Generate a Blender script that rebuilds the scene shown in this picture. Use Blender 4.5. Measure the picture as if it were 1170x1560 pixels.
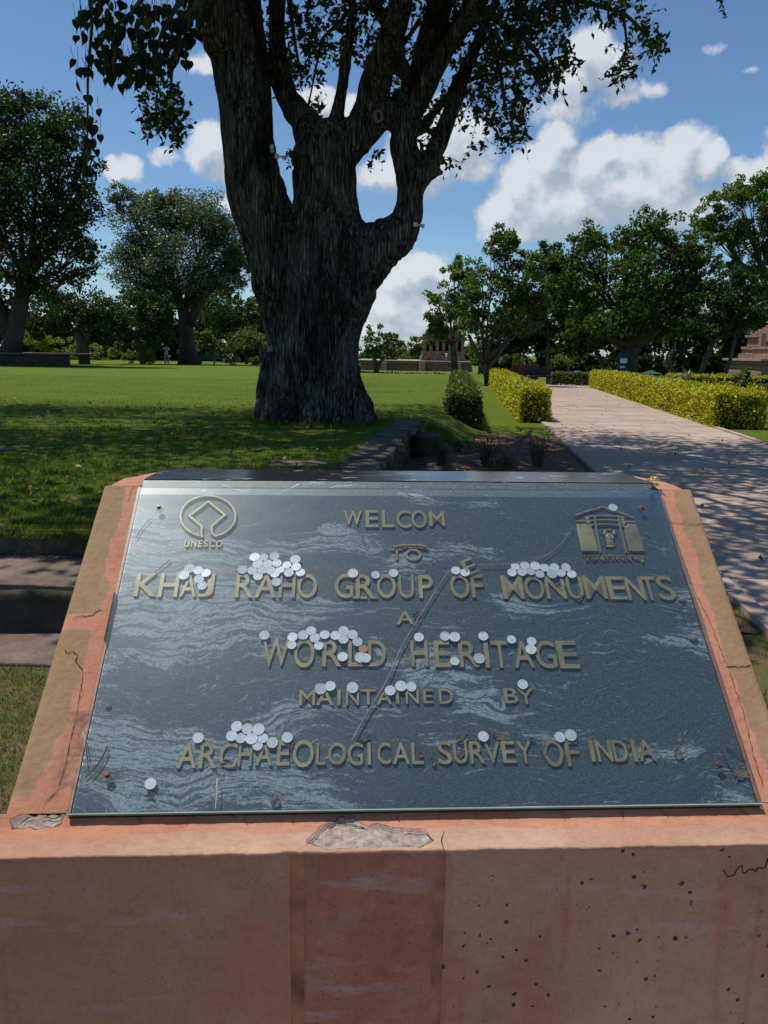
import bpy, math, random
import numpy as np
from mathutils import Vector, Matrix, noise as mnoise
random.seed(7); RNG = np.random.default_rng(7)
R = math.radians
SC = bpy.context.scene
COL = SC.collection
for o in list(bpy.data.objects): bpy.data.objects.remove(o)

# ------------------------------------------------------------------ camera
CAM_H = 1.5; FPX = 1170.0; PITCH = math.atan((780-534)/FPX); ROLL = 0.01671
_c, _s = math.cos(PITCH), math.sin(PITCH)
FWD = np.array([0, _c, -_s]); _U = np.array([0, _s, _c]); _R = np.array([1.0, 0, 0])
RT = math.cos(ROLL)*_R + math.sin(ROLL)*_U
UP = -math.sin(ROLL)*_R + math.cos(ROLL)*_U
cam_d = bpy.data.cameras.new('camera'); cam = bpy.data.objects.new('camera', cam_d); COL.objects.link(cam)
cam.matrix_world = Matrix(((RT[0], UP[0], -FWD[0], 0), (RT[1], UP[1], -FWD[1], 0), (RT[2], UP[2], -FWD[2], CAM_H), (0, 0, 0, 1)))
cam_d.sensor_fit = 'VERTICAL'; cam_d.sensor_height = 36; cam_d.lens = 36*FPX/1560
cam_d.clip_start = 0.05; cam_d.clip_end = 3000
SC.camera = cam

# ------------------------------------------------------------------ light
SUN = Vector((-0.32, 0.075, 0.945)).normalized()
sd = bpy.data.lights.new('sun', 'SUN'); sd.energy = 4.7; sd.angle = R(0.53); sd.color = (1.0, 0.955, 0.88)
sun = bpy.data.objects.new('sun', sd); COL.objects.link(sun); sun.location = (0, 0, 30)
sun.rotation_euler = SUN.to_track_quat('Z', 'Y').to_euler()
SC.view_settings.view_transform = 'Standard'; SC.view_settings.look = 'None'
SC.view_settings.exposure = 0.0; SC.view_settings.gamma = 1.0
SC.view_settings.use_curve_mapping = False
SC.cycles.max_bounces = 8; SC.cycles.transparent_max_bounces = 12; SC.cycles.diffuse_bounces = 3
SC.cycles.caustics_reflective = False; SC.cycles.caustics_refractive = False

def ray(px, py):
    return FWD + RT*(px-585)/FPX - UP*(py-780)/FPX
def at_y(px, py, Y):
    r = ray(px, py); return Vector(r*(Y/r[1])) + Vector((0, 0, CAM_H))
def at_z(px, py, z):
    r = ray(px, py); return Vector(r*((z-CAM_H)/r[2])) + Vector((0, 0, CAM_H))
def project(P):
    P = np.atleast_2d(P) - np.array([0, 0, CAM_H]); d = P@FWD
    return 585+FPX*(P@RT)/d, 780-FPX*(P@UP)/d, d

# ------------------------------------------------------------------ sky with cumulus
W = bpy.data.worlds.new('World'); SC.world = W; W.use_nodes = True
def dir_ang(px, py):
    r = ray(px, py); r = r/np.linalg.norm(r); return math.atan2(r[0], r[1]), math.asin(r[2])
CLOUDS = [ # px x, px y, rx, ry, strength
 (770,322,40,42,1),(800,275,48,40,1),(845,212,38,36,1),(835,250,58,42,1),(895,250,48,40,1),(925,228,34,26,1),(965,238,40,34,1),
 (1045,232,42,40,1),(1085,250,24,30,1),(1015,262,60,40,1),(940,290,120,46,1.1),(850,318,110,52,1.1),(1010,310,90,40,.9),(790,350,60,26,.9),
 (905,72,42,36,.95),(935,105,38,36,.9),(870,115,46,38,.7),(945,145,40,26,.6),(850,160,60,26,.45),(985,140,22,14,.4),
 (690,205,66,52,.95),(640,245,62,48,.95),(590,268,50,34,.85),(720,240,50,30,.7),
 (330,222,40,34,1),(372,205,30,26,1),(300,240,26,20,.55),(350,255,46,22,.8),(186,258,26,24,.9),(172,246,16,14,.8),(250,242,22,10,.45),
 (490,152,34,26,.9),(530,165,40,22,.9),(310,92,34,20,.7),(350,300,30,16,.6),
 (640,412,44,32,1),(606,430,40,36,.9),(672,428,26,26,.9),(600,465,70,30,.85),(640,480,80,30,.8),(585,500,90,22,.7),
 (1150,268,46,28,1),(1185,256,40,36,1),(1120,288,26,12,.7),(1086,74,20,9,.42),(1140,120,14,6,.3),
 (1300,200,120,50,1),(1420,330,160,50,1),(-80,330,70,30,.9),(-200,230,120,50,1),(520,-350,200,70,1),(1250,-300,200,80,.9),(60,-500,160,60,.8)]
def build_sky():
    g = bpy.data.node_groups.new('cloud_density', 'ShaderNodeTree')
    g.interface.new_socket('Vector', in_out='INPUT', socket_type='NodeSocketVector')
    g.interface.new_socket('Density', in_out='OUTPUT', socket_type='NodeSocketFloat')
    N, L = g.nodes, g.links
    gi = N.new('NodeGroupInput'); go = N.new('NodeGroupOutput')
    def math_(op, a, b=None, c=None, clamp=False):
        n = N.new('ShaderNodeMath'); n.operation = op; n.use_clamp = clamp
        for i, v in enumerate((a, b, c)):
            if v is None: continue
            if isinstance(v, (int, float)): n.inputs[i].default_value = v
            else: L.new(v, n.inputs[i])
        return n.outputs[0]
    def vm(op, a, b):
        n = N.new('ShaderNodeVectorMath'); n.operation = op
        for i, v in enumerate((a, b)):
            if isinstance(v, tuple): n.inputs[i].default_value = v
            else: L.new(v, n.inputs[i])
        return n
    nz = N.new('ShaderNodeTexNoise'); nz.inputs['Scale'].default_value = 13; nz.inputs['Detail'].default_value = 9; nz.inputs['Roughness'].default_value = .6
    L.new(gi.outputs[0], nz.inputs['Vector'])
    off = vm('SUBTRACT', nz.outputs['Color'], (.5, .5, .5))
    sc = N.new('ShaderNodeVectorMath'); sc.operation = 'SCALE'; L.new(off.outputs[0], sc.inputs[0]); sc.inputs['Scale'].default_value = .055
    wv = vm('ADD', gi.outputs[0], sc.outputs[0]).outputs[0]
    nz2 = N.new('ShaderNodeTexNoise'); nz2.inputs['Scale'].default_value = 30; nz2.inputs['Detail'].default_value = 10; nz2.inputs['Roughness'].default_value = .62
    L.new(gi.outputs[0], nz2.inputs['Vector'])
    cur = None
    for (x, y, rx, ry, st) in CLOUDS:
        a, e = dir_ang(x, y)
        if x < -900: continue
        k = math.cos(math.atan((x-585)/FPX))*math.cos(math.atan((y-780)/FPX))
        ra, re = rx/FPX*k*1.10, ry/FPX*k*1.10
        s = vm('SUBTRACT', wv, (a, e, 0)).outputs[0]
        m = vm('MULTIPLY', s, (1/ra, 1/re, 0)).outputs[0]
        d = N.new('ShaderNodeVectorMath'); d.operation = 'DOT_PRODUCT'; L.new(m, d.inputs[0]); L.new(m, d.inputs[1])
        v = math_('MULTIPLY_ADD', d.outputs['Value'], -st, st)
        if cur is None: cur = v
        else: cur = math_('SMOOTH_MAX', cur, v, .22)
    cur = math_('MAXIMUM', cur, -.6)
    t = math_('SUBTRACT', nz2.outputs['Fac'], .5)
    cur = math_('MULTIPLY_ADD', t, 1.5, cur)
    L.new(cur, go.inputs[0])
    T = W.node_tree; N, L = T.nodes, T.links; N.clear()
    tc = N.new('ShaderNodeTexCoord'); sep = N.new('ShaderNodeSeparateXYZ'); L.new(tc.outputs['Generated'], sep.inputs[0])
    az = N.new('ShaderNodeMath'); az.operation = 'ARCTAN2'; L.new(sep.outputs[0], az.inputs[0]); L.new(sep.outputs[1], az.inputs[1])
    el = N.new('ShaderNodeMath'); el.operation = 'ARCSINE'; L.new(sep.outputs[2], el.inputs[0])
    cb = N.new('ShaderNodeCombineXYZ'); L.new(az.outputs[0], cb.inputs[0]); L.new(el.outputs[0], cb.inputs[1])
    def dens(offset):
        a = N.new('ShaderNodeVectorMath'); a.operation = 'ADD'; L.new(cb.outputs[0], a.inputs[0]); a.inputs[1].default_value = offset
        q = N.new('ShaderNodeGroup'); q.node_tree = g; L.new(a.outputs[0], q.inputs[0]); return q.outputs[0]
    d0 = dens((0, 0, 0)); d1 = dens((-.011, .022, 0))
    mask = N.new('ShaderNodeMapRange'); mask.interpolation_type = 'SMOOTHSTEP'; L.new(d0, mask.inputs[0])
    mask.inputs[1].default_value = -.12; mask.inputs[2].default_value = .60; mask.inputs[4].default_value = .92
    sub = N.new('ShaderNodeMath'); sub.operation = 'SUBTRACT'; L.new(d0, sub.inputs[0]); L.new(d1, sub.inputs[1])
    sh = N.new('ShaderNodeMapRange'); L.new(sub.outputs[0], sh.inputs[0]); sh.inputs[1].default_value = -.36; sh.inputs[2].default_value = .36
    cr = N.new('ShaderNodeMix'); cr.data_type = 'RGBA'
    L.new(sh.outputs[0], cr.inputs[0]); cr.inputs[6].default_value = (3.9, 4.7, 5.6, 1); cr.inputs[7].default_value = (7.4, 7.7, 8.1, 1)
    sky = N.new('ShaderNodeTexSky'); sky.sky_type = 'NISHITA'; sky.sun_disc = False
    sky.sun_elevation = math.asin(SUN.z); sky.sun_rotation = math.atan2(SUN.x, SUN.y)
    sky.air_density = 1.0; sky.dust_density = .3; sky.ozone_density = 1.9; sky.altitude = 200
    mx = N.new('ShaderNodeMix'); mx.data_type = 'RGBA'
    L.new(mask.outputs[0], mx.inputs[0]); tn = N.new('ShaderNodeMix'); tn.data_type = 'RGBA'; tn.blend_type = 'MULTIPLY'; tn.inputs[0].default_value = 1; tn.inputs[7].default_value = (.80, .98, 1.12, 1); L.new(sky.outputs[0], tn.inputs[6]); L.new(tn.outputs[2], mx.inputs[6]); L.new(cr.outputs[2], mx.inputs[7])
    bg = N.new('ShaderNodeBackground'); bg.inputs['Strength'].default_value = .098; L.new(mx.outputs[2], bg.inputs[0])
    out = N.new('ShaderNodeOutputWorld'); L.new(bg.outputs[0], out.inputs[0])
build_sky()

# ------------------------------------------------------------------ materials
class M:
    def __init__(s, name, rough=.8, metal=0, spec=.4):
        s.m = bpy.data.materials.new(name); s.m.use_nodes = True
        s.N, s.L = s.m.node_tree.nodes, s.m.node_tree.links
        s.b = s.N['Principled BSDF']; s.b.inputs['Roughness'].default_value = rough
        s.b.inputs['Metallic'].default_value = metal; s.b.inputs['Specular IOR Level'].default_value = spec
        s.tc = s.N.new('ShaderNodeTexCoord')
    def lnk(s, a, i):
        if isinstance(a, (int, float)): i.default_value = a
        elif isinstance(a, tuple): i.default_value = a if len(a) != 3 or i.type == 'VECTOR' else (*a, 1)
        else: s.L.new(a, i)
    def coord(s, scale=(1, 1, 1), kind='Object', rot=(0, 0, 0)):
        mp = s.N.new('ShaderNodeMapping'); mp.inputs['Scale'].default_value = scale; mp.inputs['Rotation'].default_value = rot
        if kind == 'World':
            ge = s.N.new('ShaderNodeNewGeometry'); s.L.new(ge.outputs['Position'], mp.inputs[0])
        else: s.L.new(s.tc.outputs[kind], mp.inputs[0])
        return mp.outputs[0]
    def noise(s, scale=5, detail=6, rough=.6, co=None, dist=0, col=False):
        n = s.N.new('ShaderNodeTexNoise'); n.inputs['Scale'].default_value = scale; n.inputs['Detail'].default_value = detail
        n.inputs['Roughness'].default_value = rough; n.inputs['Distortion'].default_value = dist
        s.L.new(co if co is not None else s.tc.outputs['Object'], n.inputs['Vector'])
        return n.outputs['Color' if col else 'Fac']
    def voro(s, scale=5, co=None, feat='F1', out='Distance', rand=1):
        n = s.N.new('ShaderNodeTexVoronoi'); n.feature = feat; n.inputs['Scale'].default_value = scale; n.inputs['Randomness'].default_value = rand
        s.L.new(co if co is not None else s.tc.outputs['Object'], n.inputs['Vector']); return n.outputs[out]
    def wave(s, scale, dist, detail=3, co=None, dscale=1):
        n = s.N.new('ShaderNodeTexWave'); n.bands_direction = 'Y'; n.inputs['Scale'].default_value = scale; n.inputs['Distortion'].default_value = dist
        n.inputs['Detail'].default_value = detail; n.inputs['Detail Scale'].default_value = dscale; s.L.new(co, n.inputs['Vector']); return n.outputs['Fac']
    def rng(s, v, a, b, c=0, d=1, smooth=False):
        n = s.N.new('ShaderNodeMapRange'); s.lnk(v, n.inputs[0])
        if smooth: n.interpolation_type = 'SMOOTHSTEP'
        for i, x in enumerate((a, b, c, d)): n.inputs[i+1].default_value = x
        return n.outputs[0]
    def math(s, op, a, b=0, clamp=False):
        n = s.N.new('ShaderNodeMath'); n.operation = op; n.use_clamp = clamp; s.lnk(a, n.inputs[0]); s.lnk(b, n.inputs[1]); return n.outputs[0]
    def mix(s, f, a, b, mode='MIX'):
        n = s.N.new('ShaderNodeMix'); n.data_type = 'RGBA'; n.blend_type = mode; s.lnk(f, n.inputs[0]); s.lnk(a, n.inputs[6]); s.lnk(b, n.inputs[7]); return n.outputs[2]
    def ramp(s, f, stops):
        n = s.N.new('ShaderNodeValToRGB'); s.L.new(f, n.inputs[0]); e = n.color_ramp.elements
        while len(e) < len(stops): e.new(.5)
        for x, (p, c) in zip(e, stops): x.position = p; x.color = (*c, 1)
        return n.outputs[0]
    def attr(s, name):
        n = s.N.new('ShaderNodeAttribute'); n.attribute_name = name; return n.outputs['Fac']
    def sep(s, v):
        n = s.N.new('ShaderNodeSeparateXYZ'); s.L.new(v, n.inputs[0]); return n.outputs
    def objrand(s):
        return s.N.new('ShaderNodeObjectInfo').outputs['Random']
    def color(s, c): s.lnk(c, s.b.inputs['Base Color']); return s
    def rough(s, c): s.lnk(c, s.b.inputs['Roughness']); return s
    def bump(s, h, strength=.5, dist=.01):
        n = s.N.new('ShaderNodeBump'); n.inputs['Strength'].default_value = strength; n.inputs['Distance'].default_value = dist
        s.lnk(h, n.inputs['Height']); s.L.new(n.outputs[0], s.b.inputs['Normal']); return s

def simple(name, c, rough=.8, var=.25, scale=8, metal=0, bump=0, spec=.4, bscale=None):
    m = M(name, rough, metal, spec)
    n = m.noise(scale, 6)
    m.color(m.mix(m.rng(n, .3, .7), tuple(x*(1-var) for x in c), tuple(min(1, x*(1+var)) for x in c)))
    if bump: m.bump(m.noise(bscale or scale*4, 6), bump, .01)
    return m.m

def leaf_mat(name, dark, light, trans=.35, rough=.45, spec=.4, yellow=None):
    m = M(name, rough, 0, spec)
    c = m.mix(m.attr('rnd'), dark, light)
    if yellow: c = m.mix(m.rng(m.attr('rnd'), .93, 1), c, yellow)
    m.color(c)
    t = m.N.new('ShaderNodeBsdfTranslucent'); m.L.new(m.mix(1, c, (1.5, 1.7, .6), 'MULTIPLY'), t.inputs[0])
    x = m.N.new('ShaderNodeMixShader'); x.inputs[0].default_value = trans
    m.L.new(m.b.outputs[0], x.inputs[1]); m.L.new(t.outputs[0], x.inputs[2])
    m.L.new(x.outputs[0], m.N['Material Output'].inputs[0]); return m.m

MT = {}
def grass_mat():
    m = M('grass_lawn', .9, 0, .15)
    p = m.coord(kind='World')
    big = m.noise(.35, 5, .6, p); mid = m.noise(3.5, 6, .7, p); fine = m.noise(60, 4, .8, p)
    c = m.mix(m.rng(big, .35, .65), (.085, .135, .006), (.125, .175, .008))
    c = m.mix(m.rng(mid, .35, .7, 0, .6), c, (.165, .185, .012))
    c = m.mix(m.rng(fine, .3, .7, 0, 1), m.mix(1, c, (.55, .6, .55), 'MULTIPLY'), m.mix(1, c, (1.3, 1.3, 1.2), 'MULTIPLY'))
    c = m.mix(m.rng(m.noise(1.1, 6, .65, p), .56, .72, 0, .45), c, (.13, .11, .045))
    c = m.mix(m.rng(m.noise(7, 8, .85, p), .40, .62, 0, .6), c, (.060, .090, .010)); m.color(c); m.bump(m.math('ADD', m.noise(38, 5, .8, p), mid), .9, .04); return m.m
MT['lawn'] = grass_mat()
MT['blade'] = leaf_mat('grass_blade', (.055, .090, .008), (.150, .190, .026), .3, .6, .2, (.25, .20, .08))
def soil_mat():
    m = M('soil', .95, 0, .1)
    a = m.noise(6, 8, .7); b = m.noise(45, 5, .7)
    c = m.mix(m.rng(a, .3, .7), (.085, .048, .03), (.20, .125, .085)); c = m.mix(m.rng(b, .55, .75, 0, .6), c, (.26, .18, .13))
    m.color(c).bump(m.math('ADD', a, m.math('MULTIPLY', b, .4)), .9, .04); return m.m
MT['soil'] = soil_mat()
MT['blade_dry'] = leaf_mat('dry_grass_blade', (.070, .085, .020), (.20, .195, .065), .3, .6, .2, (.33, .27, .13))
def worn_mat():
    m = M('worn_turf', .95, 0, .1); p = m.coord(kind='World')
    c = m.mix(m.rng(m.noise(5, 7, .7, p), .40, .62), (.15, .115, .075), (.070, .090, .018)); c = m.mix(m.rng(m.noise(50, 5, .8, p), .35, .7), c, m.mix(1, c, (1.5, 1.4, 1.3), 'MULTIPLY'))
    m.color(c).bump(m.noise(30, 6, .8, p), .9, .03); return m.m
MT['worn'] = worn_mat()
def stone_mat(name, a, b, moss=None, sc=5):
    m = M(name, .9, 0, .25)
    o = m.objrand(); n = m.noise(sc, 8, .65, m.coord(kind='World')); f = m.noise(sc*9, 5, .7, m.coord(kind='World'))
    c = m.mix(m.rng(n, .3, .72), a, b); c = m.mix(m.rng(f, .35, .75, 0, .5), c, tuple(x*.45 for x in a))
    c = m.mix(m.math('MULTIPLY', o, .35), c, tuple(x*.6 for x in b))
    if moss: c = m.mix(m.rng(m.noise(3, 6, .6, m.coord(kind='World')), .5, .62, 0, .8), c, moss)
    m.color(c).bump(m.math('ADD', n, m.math('MULTIPLY', f, .5)), .8, .025); return m.m
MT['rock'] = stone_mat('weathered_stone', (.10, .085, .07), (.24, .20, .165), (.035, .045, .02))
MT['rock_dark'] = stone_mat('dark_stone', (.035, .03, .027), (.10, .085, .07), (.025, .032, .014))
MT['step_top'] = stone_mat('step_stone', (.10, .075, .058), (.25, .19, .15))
def paving_mat(brick=False):
    m = M('pink_sandstone_paving'+('_far' if brick else ''), .85, 0, .25)
    p = m.coord(kind='World'); o = m.objrand()
    n = m.noise(2.2, 7, .65, p); f = m.noise(70, 4, .7, p)
    c = m.mix(m.rng(n, .3, .7), (.34, .25, .185), (.48, .375, .295)); c = m.mix(m.rng(f, .3, .8, 0, .35), c, (.22, .16, .13))
    if brick:
        b = m.N.new('ShaderNodeTexBrick'); m.L.new(p, b.inputs['Vector']); b.inputs['Scale'].default_value = 1; b.inputs['Brick Width'].default_value = .9
        b.inputs['Row Height'].default_value = .46; b.inputs['Mortar Size'].default_value = .012
        b.inputs['Color1'].default_value = (1, 1, 1, 1); b.inputs['Color2'].default_value = (.8, .79, .8, 1); b.inputs['Mortar'].default_value = (.45, .4, .38, 1)
        c = m.mix(1, c, b.outputs[0], 'MULTIPLY')
    else:
        c = m.mix(m.math('MULTIPLY', o, .5), c, (.27, .20, .175)); c = m.mix(m.rng(o, .8, .95, 0, .35), c, (.5, .4, .33))
    m.color(c).bump(m.math('ADD', n, f), .3, .006); return m.m
MT['paving'] = paving_mat(); MT['paving_far'] = paving_mat(True)
MT['joint'] = simple('joint_sand', (.10, .08, .065), .95, .3, 20, bump=.5)
def bark_mat():
    m = M('fissured_bark', .95, 0, .12)
    p = m.coord((1, 1, .13), 'World'); q = m.coord((1, 1, .05), 'World')
    a = m.noise(16, 8, .7, p, .6); b = m.noise(42, 5, .7, q); k = m.noise(1.4, 6, .7, m.coord((1, 1, .45), 'World'), .8); k2 = m.noise(3.3, 6, .7, m.coord((1, 1, .3), 'World'))
    w = m.voro(20, m.coord((1, 1, .18), 'World'), 'DISTANCE_TO_EDGE')
    c = m.mix(m.rng(a, .42, .62), (.020, .017, .013), (.18, .155, .13))
    c = m.mix(m.rng(b, .50, .66, 0, .85), c, (.38, .35, .31))
    c = m.mix(m.rng(w, 0, .10, .55, 0), c, (.012, .01, .008))
    c = m.mix(m.rng(k, .47, .60, 0, .82), c, (.014, .012, .010))
    c = m.mix(m.rng(k2, .54, .68, 0, .55), c, (.27, .24, .205)); c = m.mix(m.rng(m.noise(8, 5, .7), .62, .75, 0, .5), c, (.10, .12, .08))
    m.color(c).bump(m.math('ADD', m.math('ADD', a, m.math('MULTIPLY', b, .5)), m.math('ADD', m.rng(w, 0, .2), k2)), 1.0, .06); return m.m
MT['bark'] = bark_mat()
MT['far_bark'] = simple('tree_bark', (.075, .06, .048), .95, .5, 2.5, bump=.4)
MT['pale_bark'] = simple('pale_tree_bark', (.055, .043, .034), .95, .45, 1.2, bump=.4)

def plaster_mat(name, ledge=False):
    m = M(name, .85, 0, .25)
    n = m.noise(7, 8, .65); f = m.noise(120, 5, .7); g = m.noise(2.6, 6, .6)
    w = m.noise(24, 8, .7, dist=.5)
    sal = m.mix(m.rng(n, .3, .7), (.36, .148, .082), (.47, .225, .14))
    sal = m.mix(m.rng(g, .5, .7, 0, .6), sal, (.44, .25, .18))
    och = m.mix(m.rng(n, .3, .7), (.235, .142, .068), (.315, .205, .112))
    och = m.mix(m.rng(g, .48, .62, 0, .7), och, (.27, .18, .105))
    jit = m.math('MULTIPLY', m.math('SUBTRACT', w, .5), .9)
    mo = m.rng(m.math('ADD', m.attr('ochre'), jit), .46, .54)
    c = m.mix(mo, sal, och)
    pal = m.mix(m.rng(n, .3, .7), (.34, .195, .13), (.46, .30, .20))
    pal = m.mix(m.rng(m.noise(1.5, 6, .6, m.coord((1, 6, 1))), .42, .62, 0, .8), pal, (.36, .17, .11))
    mp = m.rng(m.math('ADD', m.attr('pale'), jit), .46, .54); c = m.mix(mp, c, pal)
    gry = m.mix(m.rng(m.noise(60, 6, .75), .35, .65), (.16, .13, .105), (.42, .36, .30))
    mc = m.rng(m.math('ADD', m.attr('chip'), jit), .46, .52); c = m.mix(mc, c, gry)
    me = m.math('MULTIPLY', m.rng(m.math('ADD', m.attr('chip'), jit), .36, .46), m.rng(m.math('ADD', m.attr('chip'), jit), .46, .54, 1, 0)); c = m.mix(m.math('MULTIPLY', me, .7), c, (.06, .035, .025))
    ms = m.math('MULTIPLY', m.attr('soot'), m.rng(w, .38, .6)); c = m.mix(m.math('MULTIPLY', ms, .8), c, (.10, .06, .05))
    c = m.mix(m.rng(f, .62, .78, 0, .35), c, (.22, .11, .08))
    c = m.mix(m.rng(m.voro(38), .0, .10, .6, 0), c, (.30, .14, .10))
    c = m.mix(m.rng(m.noise(55, 6, .8, m.coord((1, 2.2, 1))), .46, .66, 0, .42), c, m.mix(1, c, (.62, .5, .45), 'MULTIPLY')); c = m.mix(m.rng(m.noise(18, 6, .75), .55, .68, 0, .35), c, m.mix(1, c, (1.3, 1.35, 1.35), 'MULTIPLY'))
    m.color(c).bump(m.math('ADD', m.math('ADD', n, m.math('MULTIPLY', f, .35)), m.math('MULTIPLY', mc, -.6)), .6, .006); return m.m
MT['plaster'] = plaster_mat('painted_plaster')
def face_mat(name, a, b, pits, seed, grain=0):
    m = M(name, .8, 0, .3)
    p = m.coord(); x = m.sep(p)
    off = m.N.new('ShaderNodeVectorMath'); off.operation = 'ADD'; off.inputs[1].default_value = (seed*3.1, seed, seed*1.7); m.L.new(p, off.inputs[0]); q = off.outputs[0]
    n = m.noise(3.2, 7, .6, q); g = m.noise(9, 7, .7, q); f = m.noise(160, 4, .75, q)
    c = m.mix(m.rng(n, .3, .7), a, b)
    c = m.mix(m.rng(g, .48, .68, 0, .5), c, (b[0]*.88, b[0]*.64, b[0]*.54))
    c = m.mix(m.rng(m.noise(1.7, 5, .6, q), .50, .66, 0, .4), c, (a[0]*1.1, a[0]*.46, a[0]*.27))
    sm = m.N.new('ShaderNodeMapping'); sm.inputs['Rotation'].default_value = (0, .75, 0); sm.inputs['Scale'].default_value = (1.5, 1, 9); m.L.new(q, sm.inputs[0])
    c = m.mix(m.rng(m.noise(2.0, 7, .7, sm.outputs[0]), .55, .68, 0, .6), c, (.48, .37, .34))
    st = m.N.new('ShaderNodeMapping'); st.inputs['Scale'].default_value = (7, 1, .35); m.L.new(q, st.inputs[0])
    c = m.mix(m.rng(m.noise(2.4, 5, .6, st.outputs[0]), .58, .70, 0, .5), c, (.40, .13, .055))
    c = m.mix(m.rng(f, .56, .72, 0, .8 if grain else .4), c, (.12, .06, .05))
    small = m.math('MULTIPLY', m.rng(m.voro(150, q), .10, .17, 1, 0), m.rng(g, .5, .6))
    c = m.mix(m.math('MULTIPLY', small, .8), c, (.035, .02, .017))
    h = m.math('MULTIPLY', f, .3)
    if pits:
        wq = m.N.new('ShaderNodeMix'); wq.data_type = 'RGBA'; wq.blend_type = 'LINEAR_LIGHT'; wq.inputs[0].default_value = .006; m.L.new(q, wq.inputs[6]); m.L.new(m.noise(90, 4, .7, q, col=True), wq.inputs[7]); qq = wq.outputs[2]
        vc = m.voro(52, qq); pick = m.sep(m.voro(52, qq, out='Color'))[0]
        r = m.rng(pick, .30, 1, .04, .23); pm = m.math('LESS_THAN', vc, r)
        pm = m.math('MULTIPLY', pm, m.rng(m.noise(4.5, 3, .5, q), .43, .47))
        c = m.mix(m.math('MULTIPLY', pm, .9), c, (.03, .012, .01)); h = m.math('SUBTRACT', h, pm)
        vl = m.voro(8.5, q, out='Distance', rand=1)
    c = m.mix(m.rng(m.noise(38, 6, .85, q), .48, .66, 0, .45), c, m.mix(1, c, (.55, .5, .5), 'MULTIPLY'))
    # pale vertical scratches
    st2 = m.N.new('ShaderNodeMapping'); st2.inputs['Scale'].default_value = (130, 1, .6); m.L.new(q, st2.inputs[0])
    vl = m.noise(1.0, 2, .5, st2.outputs[0]); c = m.mix(m.math('MULTIPLY', m.rng(vl, .71, .74, 0, .30 if pits else .06), m.rng(n, .42, .5)), c, (.55, .44, .40))
    m.color(c).bump(h, .5, .004); return m.m
MT['face_left'] = face_mat('brown_sandstone_plaster', (.36, .165, .108), (.47, .25, .175), False, 1)
MT['face_centre'] = face_mat('dark_red_sandstone', (.30, .118, .085), (.42, .19, .145), False, 2.4, 1)
MT['face_right'] = face_mat('pitted_sandstone', (.37, .185, .128), (.50, .295, .215), True, 5.3)
MT['face_joint'] = simple('joint_plaster', (.33, .15, .09), .9, .5, 14, bump=.3)
def marble_mat(cap=False):
    m = M('polished_dark_granite' if cap else 'veined_slate_blue_marble', .14 if cap else .45, 0, .5)
    warp = m.noise(3.4, 4, .5, col=True)
    add = m.N.new('ShaderNodeMix'); add.data_type = 'RGBA'; add.blend_type = 'LINEAR_LIGHT'; add.inputs[0].default_value = .10
    m.L.new(m.tc.outputs['Object'], add.inputs[6]); m.L.new(warp, add.inputs[7])
    def mp(sc, rz=.1, src=None):
        k = m.N.new('ShaderNodeMapping'); k.inputs['Scale'].default_value = sc; k.inputs['Rotation'].default_value = (0, 0, rz); m.L.new(src or add.outputs[2], k.inputs[0]); return k.outputs[0]
    x = m.sep(m.tc.outputs['Object'])
    broad = m.noise(1.0, 5, .55, mp((2.6, 7.5, 1), .08)); lines = m.noise(1.6, 5, .62, mp((5, 85, 1), .15)); fine = m.noise(2.0, 5, .7, mp((7, 60, 1), .10))
    speck = m.noise(1.6, 3, .8, mp((55, 150, 1), .12)); grain = m.noise(300, 3, .8); weave = m.noise(150, 3, .85, mp((.5, 1.6, 1), 0))
    base = m.mix(m.rng(grain, .3, .7), (.012, .026, .032), (.100, .150, .156))
    base = m.mix(m.rng(weave, .5, .7, 0, .6), base, (.11, .15, .18)); base = m.mix(m.rng(m.noise(150, 3, .8, mp((.4, 2, 1), .1)), .5, .6, 0, .35), base, (.016, .028, .042))
    # the lower left of the slab carries heavy cloudy veining, the right side only flecks
    bias = m.math('ADD', m.rng(x[0], -.45, .25, .050, -.022), m.math('MULTIPLY', m.rng(x[1], .32, .62), -.04))
    k = m.math('ADD', broad, bias)
    v1 = m.math('MULTIPLY', m.rng(m.math('ADD', k, m.math('MULTIPLY', m.math('SUBTRACT', fine, .5), .16)), .505, .56), m.rng(lines, .42, .52, .22, .95))
    v2 = m.math('MULTIPLY', m.rng(m.math('ADD', lines, bias), .585, .625), m.rng(broad, .38, .5, .1, .75))
    v3 = m.math('MULTIPLY', m.rng(fine, .62, .66), m.rng(m.noise(4, 3), .4, .6, .2, .8))
    v4 = m.math('MULTIPLY', m.rng(speck, .60, .65), m.rng(m.noise(2.5, 3), .4, .6, .15, .75))
    v = m.math('MAXIMUM', m.math('MAXIMUM', v1, v2), m.math('MAXIMUM', v3, v4))
    g2 = m.noise(170, 4, .85, mp((.6, 1.6, 1), .1)); v = m.rng(m.math('ADD', m.math('MULTIPLY', v, .62), m.math('MULTIPLY', m.math('SUBTRACT', g2, .5), 2.2)), .20, .62)
    v = m.math('MULTIPLY', v, m.rng(grain, .36, .56, .45, 1))
    c = m.mix(m.math('MULTIPLY', v, .9), base, (.42, .50, .49))
    if cap: c = m.mix(m.math('MULTIPLY', m.math('MAXIMUM', m.rng(m.noise(3, 6, .6, mp((3, 16, 3), .6), 1.5), .60, .66), m.math('MULTIPLY', v3, .5)), .8), (.02, .021, .024), (.35, .35, .36))
    m.color(c); return m.m
MT['marble'] = marble_mat(); MT['cap'] = marble_mat(True)
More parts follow.
